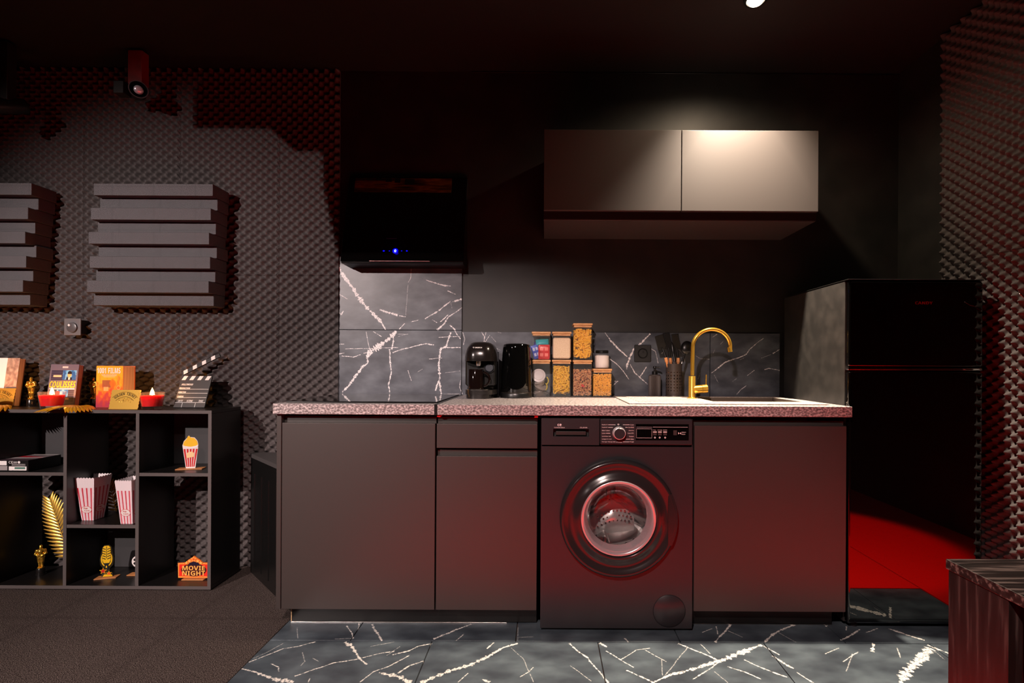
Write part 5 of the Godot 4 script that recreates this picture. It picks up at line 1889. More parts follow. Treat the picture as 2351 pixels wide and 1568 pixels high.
func palm_leaf(called, label, xf: Transform3D, length: float, pairs: int, reach: float, wide: float, droop: float, m, group):
	# flat metallic palm leaf: rachis along local x, leaflets in the local xy plane, z is its upper side
	var o = thing(called, label, "leaf", Vector3.ZERO, 0.0, group)
	o.transform = xf
	var mb = MB.new()
	mb.tube([Vector3(0, 0, 0), Vector3(length * 0.5, 0, 0.003), Vector3(length, 0, 0)], [0.0024, 0.002, 0.0008], 8)
	part(o, "stem", mb, m)
	for i in pairs:
		var t = (i + 0.5) / pairs
		for s in [-1.0, 1.0]:
			var L = reach * (0.45 + 0.75 * sin(PI * (0.18 + 0.72 * t)))
			var ang = lerpf(1.15, 0.45, t) * s
			var dir = Vector3(cos(ang), sin(ang), 0)
			var sd = Vector3(-dir.y, dir.x, 0)
			var p0 = Vector3(length * t, 0, 0.002)
			mb = MB.new()
			mb.surf(func(u, v):
				var w = wide * sin(PI * pow(lerpf(0.06, 1.0, u), 0.8)) * (v - 0.5)
				var z = 0.5 * droop * sin(PI * u) - droop * u * u - 0.35 * absf(v - 0.5) * wide * sin(PI * u)
				return p0 + dir * (L * u) + sd * w + Vector3(0, 0, z), 10, 4)
			part(o, "leaflet", mb, m)
	return o

func candle(label, pos):
	var o = thing("candle", label, "candle", pos, 0.0, "lit red candles in glasses")
	var mb = MB.new()
	mb.lathe([Vector2(0, 0.0005), Vector2(0.038, 0.0005), Vector2(0.0405, 0.003), Vector2(0.0495, 0.076)], 44)
	mb.lathe([Vector2(0.0475, 0.076), Vector2(0.039, 0.012), Vector2(0, 0.0105)], 44)
	mb.lathe([Vector2(0.0475, 0.076), Vector2(0.0485, 0.0768), Vector2(0.0495, 0.076)], 44)
	part(o, "glass", mb, pane(0.012, Color(1, 0.9, 0.9)))
	mb = MB.new()
	mb.lathe([Vector2(0, 0.0115), Vector2(0.0385, 0.0125), Vector2(0.0457, 0.06), Vector2(0.044, 0.0615), Vector2(0.02, 0.058), Vector2(0, 0.057)], 40)
	var wax = mat(rgb(232, 10, 14), 0.35)
	wax.subsurf_scatter_enabled = true
	wax.subsurf_scatter_strength = 0.45
	part(o, "wax", mb, wax)
	mb = MB.new()
	mb.tube([Vector3(0, 0.056, 0), Vector3(0.0005, 0.064, 0)], 0.0009, 8)
	part(o, "wick", mb, M.black_matt)
	mb = MB.new()
	mb.lathe([Vector2(0, 0.0625), Vector2(0.006, 0.065), Vector2(0.0088, 0.071), Vector2(0.0072, 0.081), Vector2(0.0026, 0.093), Vector2(0, 0.1)], 20, Transform3D.IDENTITY, 60.0)
	part(o, "flame", mb, glow(Color(1.0, 0.82, 0.5), 9.0), "bright yellow-white flame")
	var l = OmniLight3D.new()
	l.name = "candle_light"
	l.light_color = rgb(255, 170, 90)
	l.light_energy = 0.03
	l.light_size = 0.006
	l.omni_range = 6.0
	l.omni_attenuation = 2.0
	l.shadow_enabled = true
	l.position = Vector3(0, 0.074, 0)
	o.add_child(l)
	return o

func ticket(label, foot: Vector3, yaw: float):
	var o = thing("golden_ticket", label, "ticket", foot, 0.0, "golden tickets leaning on the books")
	o.basis = Basis(Vector3.UP, yaw) * Basis(Vector3.RIGHT, -0.2)
	var w = 0.132
	var h = 0.09
	var poly = PackedVector2Array()
	poly.append(Vector2(-w / 2, 0)); poly.append(Vector2(w / 2, 0))
	for i in 12:
		poly.append(Vector2(w / 2 + (0.0025 if i % 2 else 0.0), h * (i + 0.5) / 12))
	poly.append(Vector2(w / 2, h)); poly.append(Vector2(-w / 2, h))
	for i in 12:
		poly.append(Vector2(-w / 2 - (0.0025 if i % 2 else 0.0), h * (11.5 - i) / 12))
	var mb = MB.new()
	mb.prism(poly, 0.0012)
	part(o, "plate", mb, M.gold_foil)
	var dark = mat(rgb(70, 52, 18), 0.4, 0.6)
	# arched lettering, one letter at a time
	var s = "GOLDEN TICKET"
	for i in s.length():
		if s[i] == " ": continue
		var a = lerpf(2.35, 0.79, i / 12.0)
		letters(o, s[i], Vector3(cos(a) * 0.066, 0.008 + sin(a) * 0.064, 0.0009), 0.0072, 0.0125, dark, Basis(Vector3.BACK, a - PI / 2), font_bold)
	for r in [0.053, 0.076]:
		mb = MB.new()
		var pts = []
		for i in 25:
			var a = lerpf(2.45, 0.69, i / 24.0)
			pts.append(Vector3(cos(a) * r, 0.006 + sin(a) * r * 0.98, 0.0006))
		mb.tube(pts, 0.0009, 6)
		part(o, "engraved_line", mb, dark if r < 0.06 else M.gold_bright)
	var rng = RandomNumberGenerator.new()
	rng.seed = 77
	mb = MB.new()
	for i in 70:
		var x = rng.randf_range(-0.03, 0.03)
		var y = rng.randf_range(0.034, 0.055) - 6.0 * x * x
		mb.ball(Vector3(x, y, 0.0006), Vector3(rng.randf_range(0.001, 0.003), 0.0009, 0.0006), 6, 4, Basis(Vector3.BACK, rng.randf_range(-0.6, 0.6)))
	part(o, "relief", mb, M.gold_bright).set_meta("kind", "stuff")
	return o

func shelf_top_things():
	var fn = FastNoiseLite.new()
	fn.seed = 3
	fn.frequency = 3.0
	fn.fractal_octaves = 4
	# books
	var t1 = picture(128, 192, func(u, v):
		var n = fn.get_noise_2d(u * 1.5, v * 1.5)
		var c = rgb(246, 176, 40).lerp(rgb(226, 70, 40), clampf((v - 0.3) * 2.0 + n * 0.7, 0, 1))
		c = c.lerp(rgb(168, 56, 92), clampf((v - 0.62) * 2.2 + n * 0.5, 0, 1))
		if absf(u - 0.38) < 0.16 and v > 0.34 and v < 0.52: c = c.lerp(rgb(150, 70, 60), 0.75)       # hat-like dark block
		if Vector2(u - 0.62, (v - 0.42) * 1.4).length() < 0.13 + n * 0.05: c = c.lerp(rgb(240, 110, 30), 0.7)
		if Vector2(u - 0.84, (v - 0.52) * 1.5).length() < 0.08 and Vector2(u - 0.84, (v - 0.52) * 1.5).length() > 0.055: c = rgb(250, 170, 90)
		if u > 0.28 and u < 0.46 and v > 0.5 and v < 0.6: c = c.lerp(rgb(246, 200, 130), 0.7)
		return c)
	var f1 = on(267, 934, SHELF)
	var b1 = book("thick orange film book titled 1001 FILMS, standing behind a golden ticket", Vector3(f1.x, SHELF + 0.0002, -2.39), 0.131, 0.2, 0.07, -0.02, 0.02, t1, rgb(226, 110, 50))
	letters(b1, "1001 FILMS", Vector3(-0.004, 0.177, 0.0008), 0.114, 0.026, M.white_print)
	letters(b1, "À VOIR AVANT DE MOURIR", Vector3(-0.002, 0.158, 0.0008), 0.074, 0.0055, M.white_print, Basis(), font_plain)
	for i in 2:
		var q = MB.new()
		q.box(Vector3(-0.001, 0.1525 - 0.0055 * i, 0.0006), Vector3(0.07 - 0.014 * i, 0.0018, 0.0006), 0.0)
		part(b1, "print_line", q, mat(rgb(255, 214, 170), 0.6))
	var t2 = picture(128, 192, func(u, v):
		var c = rgb(104, 96, 112)
		var n = fn.get_noise_2d(u * 2.0 + 9, v * 2.0)
		if (v > 0.14 and v < 0.37 or v > 0.6 and v < 0.88) and u > 0.05 and u < 0.93:
			c = rgb(66, 60, 84)
			if int(v * 60) % 3 == 0: c = rgb(40, 36, 54)
		var d = Vector2(u - 0.7, (v - 0.25) * 1.4)
		if absf(d.x) < 0.24 and absf(d.y) < 0.16: c = rgb(48, 92, 156).lerp(rgb(110, 180, 230), clampf(n * 2.0 + 0.3, 0, 1))
		if d.length() < 0.075: c = rgb(226, 172, 110)
		if Vector2(d.x, d.y + 0.06).length() < 0.075 and d.y < -0.03: c = rgb(34, 26, 30)
		if absf(d.x) < 0.1 and d.y > 0.08 and d.y < 0.16: c = rgb(230, 220, 205) if absf(d.x) < 0.03 else rgb(30, 28, 40)
		d = Vector2(u - 0.36, (v - 0.68) * 1.4)
		if absf(d.x - 0.16) < 0.2 and absf(d.y) < 0.12: c = rgb(52, 100, 170).lerp(rgb(140, 200, 235), clampf(n * 2.0 + 0.2, 0, 1))
		if d.length() < 0.075: c = rgb(190, 40, 60)
		if v > 0.25 and v < 0.3 and u > 0.13 and u < 0.42: c = rgb(226, 190, 150)
		if v > 0.79 and v < 0.83 and u > 0.4 and u < 0.78: c = rgb(226, 180, 130)
		if v > 0.045 and v < 0.085 and u > 0.42 and u < 0.62: c = rgb(206, 196, 196)
		if v > 0.93 and v < 0.955 and u > 0.34 and u < 0.52: c = rgb(230, 226, 226)
		return c)
	var f2 = at(137, 934, 2.408)
	var b2 = book("grey film book with the yellow title COULISSES, leaning back behind a red candle", Vector3(f2.x, SHELF + 0.0002, f2.z), 0.138, 0.208, 0.028, 0.0, 0.13, t2, rgb(96, 88, 104))
	letters(b2, "COULISSES", Vector3(0.0, 0.109, 0.0008), 0.126, 0.031, M.yellow, Basis(), null, 0.12)
	var mb = MB.new()
	mb.box(Vector3(0, 0.0875, 0.0006), Vector3(0.122, 0.0042, 0.0006), 0.0)
	part(b2, "print_line", mb, M.white_print)
	var t3 = picture(96, 128, func(u, v):
		var n = fn.get_noise_2d(u * 2.0 + 20, v * 2.0)
		var c = rgb(248, 240, 234)
		if u > 0.66: c = rgb(150, 116, 100).lerp(rgb(210, 176, 150), clampf(n + 0.5, 0, 1))
		if u > 0.72 and v > 0.6: c = rgb(108, 92, 92)
		if u > 0.74 and v > 0.72 and absf(fposmod((u - v * 0.4) * 9.0, 1.0) - 0.5) < 0.12: c = rgb(230, 216, 206)
		return c)
	var f3 = at(-2, 933, 2.41)
	book("white and brown film book cut off by the left edge of the photo", Vector3(f3.x - 0.03, SHELF + 0.0002, f3.z - 0.01), 0.17, 0.238, 0.03, 0.05, 0.13, t3, rgb(120, 84, 66))
	# trophies
	var p1 = on(66, 932, SHELF)
	make_trophy("small golden trophy on black pedestal between white book and left red candle", Vector3(p1.x, SHELF + 0.0002, p1.z - 0.012))
	var tr = get_node("trophy")
	var p2 = on(210, 931, SHELF)
	var c2 = copy_of(tr, "trophy", "small golden trophy on black pedestal between grey book and orange book", Vector3(p2.x, SHELF + 0.0002, p2.z - 0.012), "golden figure trophies")
	c2.rotation.y = -0.1
	var p3 = on(88, 1321, 0.0225)
	var c3 = copy_of(tr, "trophy", "golden figure trophy standing alone in the lowest left compartment of the shelf unit", Vector3(p3.x, 0.0227, p3.z - 0.012), "golden figure trophies")
	c3.rotation.y = 0.5
	# tickets
	var q2 = on(283, 940, SHELF)
	ticket("golden ticket plaque leaning against the orange 1001 FILMS book", Vector3(q2.x, SHELF + 0.001, q2.z), 0.0)
	var q1 = on(1, 934, SHELF)
	ticket("golden ticket plaque at the left photo edge, in front of the white book", Vector3(q1.x, SHELF + 0.001, q1.z + 0.01), 0.0)
	# candles
	var k1 = on(100.5, 939, SHELF)
	candle("lit red candle in a tapered glass in front of the grey COULISSES book", Vector3(k1.x, SHELF + 0.0002, k1.z - 0.038))
	var k2 = on(334.5, 940, SHELF)
	var cd = get_node("candle")
	copy_of(cd, "candle", "lit red candle in a tapered glass beside the golden ticket and orange book", Vector3(k2.x, SHELF + 0.0002, k2.z - 0.038), "lit red candles in glasses")
	var k3 = on(-74, 941, SHELF)
	copy_of(cd, "candle", "lit red candle just outside the left edge, mirrored in the golden ticket", Vector3(k3.x, SHELF + 0.0002, k3.z - 0.03), "lit red candles in glasses")
	# golden palm leaves lying over the front edge
	var flat = Basis(Vector3(0, 0, 1), Vector3(1, 0, 0), Vector3(0, 1, 0))     # rachis towards the viewer
	var l1 = on(209, 935, SHELF)
	palm_leaf("palm_leaf", "golden palm leaf drooping over the shelf front below the orange book", Transform3D(flat * Basis(Vector3(0, 0, 1), 0.1), Vector3(l1.x + 0.01, SHELF + 0.009, -SF - 0.075)), 0.075, 10, 0.12, 0.026, 0.02, M.gold_leaf, "golden palm leaves on the shelf top")
	var l2 = on(18, 936, SHELF)
	palm_leaf("palm_leaf", "golden palm leaf lying at the left photo edge, drooping over the shelf front", Transform3D(flat * Basis(Vector3(0, 0, 1), -0.15), Vector3(l2.x + 0.005, SHELF + 0.009, -SF - 0.07)), 0.075, 9, 0.12, 0.027, 0.02, M.gold_leaf, "golden palm leaves on the shelf top")
	clapper()

func clapper():
	var f = on(433, 936.5, SHELF)
	var k = -f.z / F
	var o = thing("clapperboard", "black film clapperboard with white stripes and lettering, open arm, at the shelf's right end", "clapperboard", Vector3(f.x, SHELF + 0.0015, f.z))
	o.basis = Basis(Vector3.UP, 0.02) * Basis(Vector3.RIGHT, -0.37)
	var w = 0.15
	var h = 0.163
	var mb = MB.new()
	mb.box(Vector3(0, h / 2, -0.004), Vector3(w, h, 0.008), 0.002)
	part(o, "board", mb, mat(rgb(40, 36, 36), 0.45))
	var P = M.white_print
	for i in 4:
		mb = MB.new()
		var x = -w / 2 + 0.006 + i * 0.0375
		mb.prism(PackedVector2Array([Vector2(x, h - 0.023), Vector2(x + 0.018, h - 0.023), Vector2(x + 0.027, h - 0.002), Vector2(x + 0.0085, h - 0.002)]), 0.0008, Transform3D(Basis(), Vector3(0, 0, 0.0003)))
		part(o, "stripe", mb, P)
	var rows = [["PRODUCTION", 0.094, 0.05], ["DIRECTOR", 0.0735, 0.036], ["CAMERA", 0.0515, 0.03]]
	letters(o, "HOLLYWOOD", Vector3(-0.035, 0.117, 0.0004), 0.054, 0.009, P, Basis(), null, 0.2)
	for r in rows:
		letters(o, r[0], Vector3(-0.068 + r[2] / 2, r[1] + 0.004, 0.0004), r[2], 0.008, P, Basis(), null, 0.2)
		mb = MB.new()
		mb.box(Vector3(0.003, r[1] - 0.001, 0.0004), Vector3(0.138, 0.0017, 0.0006), 0.0)
		part(o, "print_line", mb, P)
	letters(o, "DATE", Vector3(-0.047, 0.0335, 0.0004), 0.021, 0.009, P, Basis(), null, 0.2)
	letters(o, "SCENE", Vector3(-0.003, 0.0335, 0.0004), 0.028, 0.009, P, Basis(), null, 0.2)
	letters(o, "TAKE", Vector3(0.05, 0.0335, 0.0004), 0.021, 0.009, P, Basis(), null, 0.2)
	mb = MB.new()
	mb.box(Vector3(0, 0.025, 0.0004), Vector3(0.145, 0.0018, 0.0006), 0.0)
	for x in [-0.035, 0.027]:
		mb.box(Vector3(x, 0.0125, 0.0004), Vector3(0.0018, 0.022, 0.0006), 0.0)
	part(o, "print_line", mb, P)
	# open arm
	var hinge = Vector3(-w / 2 + 0.003, h + 0.004, -0.004)
	var ab = Basis(Vector3.BACK, 0.565)
	mb = MB.new()
	mb.box(hinge + ab * Vector3(0.094, 0.008, 0), Vector3(0.192, 0.021, 0.008), 0.002, ab)
	var arm = part(o, "clap_arm", mb, mat(rgb(34, 30, 30), 0.45))
	for i in 4:
		mb = MB.new()
		var x = 0.006 + i * 0.046
		mb.prism(PackedVector2Array([Vector2(x, -0.002), Vector2(x + 0.02, -0.002), Vector2(x + 0.025, 0.0175), Vector2(x + 0.005, 0.0175)]), 0.0008, Transform3D(ab, hinge + Vector3(0, 0, 0.0043)))
		part(arm, "stripe", mb, P)
	mb = MB.new()
	mb.tube([hinge + Vector3(0.004, -0.004, 0.003), hinge + Vector3(0.004, -0.004, 0.0055)], 0.0035, 14)
	part(o, "hinge_pin", mb, M.steel)

func stand_tray(o, w, dz, called = "stand"):
	var mb = MB.new()
	mb.box(Vector3(0, 0.002, 0), Vector3(w, 0.004, dz), 0.001)
	part(o, called, mb, mat(rgb(190, 128, 76), 0.5), "pale wooden stand")

func star(c: Vector2, r: float, inner := 0.42) -> PackedVector2Array:
	var p = PackedVector2Array()
	for i in 10:
		var a = PI / 2 + TAU * i / 10.0
		p.append(c + Vector2(cos(a), sin(a)) * (r if i % 2 == 0 else r * inner))
	return p

func oval(c: Vector2, rx: float, ry: float, n := 28) -> PackedVector2Array:
	var p = PackedVector2Array()
	for i in n:
		p.append(c + Vector2(cos(TAU * i / n) * rx, sin(TAU * i / n) * ry))
	return p

func layer(o, called, poly, z, m, label = ""):
	var mb = MB.new()
	mb.prism(poly, 0.0009, Transform3D(Basis(), Vector3(0, 0, z)))
	return part(o, called, mb, m, label)

func popcorn_box(label, c: Vector3, hx_top: float, turn: float):
	var o = thing("popcorn_box", label, "popcorn box", c, turn, "striped paper popcorn boxes")
	var hb = 0.0275
	var ht = hx_top
	var htz = 0.0485
	var H = 0.2
	if not M.has("stripes"):
		var tx = picture(192, 256, func(u, v):
			var cc = rgb(240, 228, 232)
			if v > 0.22:
				for s in [0.12, 0.36, 0.6, 0.84]:
					if absf(u - s) < 0.033: cc = rgb(204, 18, 48)
					elif absf(absf(u - s) - 0.075) < 0.011: cc = rgb(236, 176, 190)
			return cc)
		M.stripes = mat(Color.WHITE, 0.55)
		M.stripes.albedo_texture = tx
		M.stripes.backlight_enabled = true
		M.stripes.backlight = Color(0.35, 0.3, 0.28)
		M.stripes_inside = mat(rgb(236, 230, 232), 0.6)
	for i in 4:
		var a = PI / 2 * i
		var sx = ht if i % 2 == 0 else htz
		var sz = htz if i % 2 == 0 else ht
		var b = Basis(Vector3.UP, a)
		for inside in 2:
			var mb = MB.new()
			mb.surf(func(u, v):
				var wx = lerpf(hb, sx, v) - 0.0006 * inside
				var wz = lerpf(hb, sz, v) - 0.0007 * inside
				var top = 0.0045 * absf(sin(PI * 7.0 * u)) if v > 0.999 else 0.0
				return b * Vector3(lerpf(-wx, wx, u), H * v + top + 0.0005, wz), 56, 6, inside == 1)
			part(o, "side", mb, M.stripes if inside == 0 else M.stripes_inside)
		var tilt = atan2(sz - hb, H)
		var lb = b * Basis(Vector3.RIGHT, tilt)
		var y = 0.053
		var zz = lerpf(hb, sz, y / H)
		var kx = lerpf(hb, sx, y / H) / 0.033
		var mb2 = MB.new()
		mb2.prism(oval(Vector2.ZERO, 0.0245 * kx, 0.017), 0.0006, Transform3D(lb, b * Vector3(0, y, zz + 0.0006)))
		part(o, "badge", mb2, M.red)
		mb2 = MB.new()
		mb2.prism(oval(Vector2.ZERO, 0.0228 * kx, 0.0155), 0.0006, Transform3D(lb, b * Vector3(0, y, zz + 0.001)))
		part(o, "badge", mb2, M.white)
		letters(o, "Pop", b * Vector3(-0.003 * kx, y + 0.0055, zz + 0.0022), 0.017 * kx, 0.0085, M.red, lb)
		letters(o, "Corn", b * Vector3(0.002 * kx, y - 0.005, zz + 0.0006), 0.024 * kx, 0.0085, M.red, lb)
	var mb3 = MB.new()
	mb3.box(Vector3(0, 0.001, 0), Vector3(hb * 2 - 0.001, 0.0012, hb * 2 - 0.001), 0.0)
	part(o, "bottom", mb3, M.stripes_inside)
	return o

func shelf_bay_things():
	# flat game box in the upper left compartment
	var xr = -2.366
	var xl = -2.514
	var o = thing("game_box", "black flat game box with white labels and CE mark, in the upper left compartment", "box", Vector3((xl + xr) / 2, 0.5388, 0))
	var mb = MB.new()
	mb.box(Vector3(0, 0.0255, -2.36), Vector3(xr - xl, 0.051, 0.156), 0.0012)
	part(o, "carton", mb, mat(rgb(16, 14, 15), 0.4))
	var tp = picture(64, 64, func(u, v):
		var c = rgb(120, 108, 112)
		if absf(v - 0.35 - 0.2 * u) < 0.09: c = rgb(180, 30, 44)
		if absf(v - 0.62 + 0.1 * u) < 0.06: c = rgb(206, 196, 198)
		if v > 0.8: c = rgb(70, 54, 62)
		if v < 0.12: c = rgb(190, 186, 186)
		return c)
	var tm = mat(Color.WHITE, 0.35)
	tm.albedo_texture = tp
	mb = MB.new()
	mb.box(Vector3(0, 0.0513, -2.36), Vector3(xr - xl - 0.004, 0.0006, 0.152), 0.0)
	for i in mb.t.size():
		mb.t[i] = Vector2((mb.v[i].x - xl + o.position.x) / (xr - xl), (mb.v[i].z + 2.438) / 0.156)
	part(o, "top_print", mb, tm)
	var d = 2.282
	var B = func(px, py):
		var q = at(px, py, d)
		return Vector3(q.x - o.position.x, q.y - o.position.y, -d + 0.0002)
	var bar = func(called, x0, x1, y0, y1, m, dz = 0.0):
		var a = B.call(x0, y1)
		var b = B.call(x1, y0)
		var q = MB.new()
		q.box((a + b) / 2 + Vector3(0, 0, dz), Vector3(b.x - a.x, b.y - a.y, 0.0006), 0.0)
		part(o, called, q, m)
	bar.call("label", -14, 15.5, 1058.2, 1067.8, M.white_print)
	bar.call("label", -14, 17, 1069.5, 1079.5, M.grey_print)
	bar.call("label", 20.5, 61, 1071, 1079.8, M.white_print)
	bar.call("label_bar", 34, 58, 1072.6, 1076.6, mat(rgb(70, 116, 104), 0.5), 0.0006)
	bar.call("label_bar", 31, 39.5, 1059.5, 1063.5, M.grey_print)
	bar.call("label_bar", 27, 58.5, 1065.2, 1066.2, M.grey_print)
	bar.call("label_bar", 27, 58.5, 1067.4, 1068.6, M.grey_print)
	letters(o, "CE", B.call(25, 1061.3), 9.5 * d / F, 5 * d / F, M.white_print, Basis(), font_plain)
	mb = MB.new()
	mb.prism(oval(Vector2.ZERO, 2.8 * d / F, 2.8 * d / F), 0.0006, Transform3D(Basis(), B.call(43.8, 1061.3)))
	part(o, "label", mb, M.white_print)
	# popcorn boxes
	var pa = on(187.7, 1195, 0.3005)
	popcorn_box("red and white striped paper popcorn box, the whole one in the middle compartment", Vector3(pa.x + 0.028, 0.3007, pa.z - 0.0275), 0.0475, 0.0)
	popcorn_box("red and white striped paper popcorn box half hidden by the divider on its right", Vector3(-1.916, 0.3007, -2.3125), 0.038, 0.0)
	# golden palm leaf standing in the lower left compartment
	var r0 = at(152, 1245, 2.43)
	var r1 = at(118, 1150, 2.45)
	var ax = (r1 - r0).normalized()
	var nz = Vector3(0.25, 0.1, 1.0)
	nz = (nz - ax * nz.dot(ax)).normalized()
	palm_leaf("palm_leaf", "shiny golden palm leaf leaning upright in the lower left compartment, partly behind the divider", Transform3D(Basis(ax, nz.cross(ax), nz), at(162, 1280, 2.42)), 0.3, 18, 0.075, 0.0125, 0.006, M.gold_foil, "golden palm leaves standing in the shelf unit")
	r0 = at(268, 1196, 2.46)
	r1 = at(256, 1140, 2.47)
	ax = (r1 - r0).normalized()
	nz = (nz - ax * nz.dot(ax)).normalized()
	palm_leaf("palm_leaf", "golden palm leaf in the shade between the two striped popcorn boxes", Transform3D(Basis(ax, nz.cross(ax), nz), Vector3(r0.x, 0.306, -2.458)), 0.14, 9, 0.05, 0.01, 0.004, M.gold_foil, "golden palm leaves standing in the shelf unit")
	# microphone cut-out
	var p = on(246, 1326, 0.0225)
	var k = -p.z / F
	var mo = thing("microphone_figure", "flat yellow and black microphone figure with red stars on a wooden stand", "decoration", Vector3(p.x, 0.0227, p.z))
	mo.rotation.y = 0.25
	stand_tray(mo, 43 * k, 0.04)
	var V = func(px, py): return Vector2((px - 246) * k * 1.03, (1325 - py) * k)
	mb = MB.new()
	mb.prism(PackedVector2Array([V.call(236, 1322), V.call(257, 1322), V.call(257, 1316), V.call(251, 1311), V.call(251, 1304), V.call(257.5, 1296), V.call(259, 1282), V.call(256.5, 1268), V.call(254, 1254), V.call(250.5, 1250), V.call(241, 1250), V.call(237.5, 1254), V.call(234.5, 1268), V.call(232, 1282), V.call(233.5, 1296), V.call(240, 1304), V.call(240, 1311), V.call(236, 1316)]), 0.004)
	part(mo, "backing", mb, mat(rgb(40, 34, 14), 0.4))
	layer(mo, "cup", oval(V.call(245.5, 1282), 11.2 * k, 17.5 * k), 0.0024, M.yellow)
	layer(mo, "cup", oval(V.call(245.5, 1280), 8.9 * k, 17 * k), 0.0028, M.black_matt)
	layer(mo, "capsule", PackedVector2Array([V.call(241.5, 1251.5), V.call(249.5, 1251.5), V.call(253, 1256), V.call(253.4, 1284), V.call(250.5, 1291), V.call(240.5, 1291), V.call(237.6, 1284), V.call(238, 1256)]), 0.0033, M.yellow)
	for i in 5:
		for s in [-1, 1]:
			var y = 1257 + 5.6 * i
			layer(mo, "slit", PackedVector2Array([V.call(245.5 + s * 1.6, y + 1.6), V.call(245.5 + s * 7.4, y - 1.0), V.call(245.5 + s * 7.4, y + 0.8), V.call(245.5 + s * 1.6, y + 3.4)]), 0.0039, M.black_matt)
	layer(mo, "slit", PackedVector2Array([V.call(245.1, 1253), V.call(246, 1253), V.call(246, 1280), V.call(245.1, 1280)]), 0.0039, M.black_matt)
	layer(mo, "stem", PackedVector2Array([V.call(242, 1294), V.call(249, 1294), V.call(249.5, 1303), V.call(248, 1306), V.call(243, 1306), V.call(241.5, 1303)]), 0.0039, M.black_matt)
	layer(mo, "button", oval(V.call(245.6, 1299.5), 1.4 * k, 2.6 * k), 0.0044, M.yellow)
	layer(mo, "foot", PackedVector2Array([V.call(238, 1322), V.call(257, 1322), V.call(254, 1317), V.call(241, 1317)]), 0.0028, M.yellow)
	layer(mo, "star", star(V.call(239.5, 1308.5), 8 * k), 0.0044, M.yellow)
	layer(mo, "star", star(V.call(239.5, 1308.5), 6 * k), 0.005, M.red)
	layer(mo, "star", star(V.call(250.5, 1315), 6.2 * k), 0.0044, M.yellow)
	layer(mo, "star", star(V.call(250.5, 1315), 4.4 * k), 0.005, M.orange)
	# half hidden white figure beside it
	p = on(316, 1319, 0.0225)
	k = -p.z / F
	mo = thing("reel_figure", "white round figure on a wooden stand, almost hidden by the divider beside the microphone figure", "decoration", Vector3(p.x, 0.0227, p.z))
	stand_tray(mo, 38 * k, 0.036)
	mb = MB.new()
	mb.prism(oval(Vector2(0, 30 * k), 13 * k, 13 * k, 36), 0.004)
	mb.prism(PackedVector2Array([Vector2(-5 * k, 0.003), Vector2(5 * k, 0.003), Vector2(4 * k, 20 * k), Vector2(-4 * k, 20 * k)]), 0.004)
	part(mo, "disc", mb, M.white)
	for i in 5:
		layer(mo, "hole", oval(Vector2(cos(TAU * i / 5) * 7 * k, 30 * k + sin(TAU * i / 5) * 7 * k), 3 * k, 3 * k, 18), 0.0024, M.black_matt)
	# popcorn cut-out
	p = on(438, 1076.5, 0.5385)
	k = -p.z / F
	mo = thing("popcorn_figure", "flat painted popcorn tub figure with yellow popcorn on a wooden stand, upper right compartment", "decoration", Vector3(p.x, 0.5387, p.z))
	mo.rotation.y = 0.2
	stand_tray(mo, 55 * k, 0.045)
	V = func(px, py): return Vector2((px - 438) * k, (1076 - py) * k)
	mb = MB.new()
	mb.prism(PackedVector2Array([V.call(428.5, 1075), V.call(447.5, 1075), V.call(454, 1022), V.call(452, 1012), V.call(446, 1004), V.call(437, 1003), V.call(434, 999), V.call(431, 1004), V.call(424, 1012), V.call(421, 1022)]), 0.0038)
	part(mo, "backing", mb, M.white)
	layer(mo, "popcorn", PackedVector2Array([V.call(422, 1022), V.call(424.5, 1013), V.call(430, 1007), V.call(432, 1001), V.call(435.5, 1000.5), V.call(438, 1004), V.call(445, 1005), V.call(451, 1012), V.call(453, 1021), V.call(446, 1025), V.call(430, 1025)]), 0.0024, M.yellow)
	layer(mo, "rim", PackedVector2Array([V.call(421.5, 1020), V.call(426, 1023), V.call(438, 1025), V.call(449, 1023), V.call(453.5, 1020), V.call(453, 1026), V.call(446, 1029), V.call(438, 1030), V.call(429, 1029), V.call(422, 1026)]), 0.0029, M.white)
	for i in 5:
		var a = [423, 429.3, 435.6, 441.9, 448.2][i]
		var b = [429.6, 433.1, 436.6, 440.1, 443.6][i]
		layer(mo, "stripe", PackedVector2Array([V.call(b, 1071), V.call(b + 2.2, 1071), V.call(a + 4.2, 1030), V.call(a + 0.4, 1030)]), 0.0024, M.red)
	layer(mo, "badge", PackedVector2Array([V.call(430, 1051), V.call(445, 1048), V.call(446, 1040), V.call(441, 1036), V.call(434, 1037), V.call(430, 1040)]), 0.0032, mat(rgb(238, 206, 150), 0.5))
	# MOVIE NIGHT sign
	p = on(446, 1330, 0.0225)
	k = -p.z / F
	mo = thing("movie_sign", "small red and orange marquee sign reading MOVIE NIGHT in the lowest right compartment", "sign", Vector3(p.x, 0.0227, p.z))
	stand_tray(mo, 50 * k, 0.03)
	V = func(px, py): return Vector2((px - 446) * k, (1330 - py) * k)
	mb = MB.new()
	mb.prism(PackedVector2Array([V.call(410, 1326.5), V.call(481, 1326.5), V.call(480, 1291.5), V.call(466, 1291.5), V.call(459, 1285), V.call(453, 1281.5), V.call(446, 1276), V.call(439, 1281.5), V.call(433, 1285), V.call(426, 1291.5), V.call(409, 1292.5)]), 0.005)
	part(mo, "backing", mb, mat(rgb(240, 120, 40), 0.5))
	layer(mo, "panel", PackedVector2Array([V.call(412.5, 1322), V.call(478, 1322), V.call(477.5, 1295.5), V.call(413, 1296)]), 0.0029, mat(rgb(236, 44, 28), 0.45))
	layer(mo, "dark_oval", oval(V.call(446, 1308), 29 * k, 14.5 * k), 0.0034, mat(rgb(70, 8, 14), 0.5))
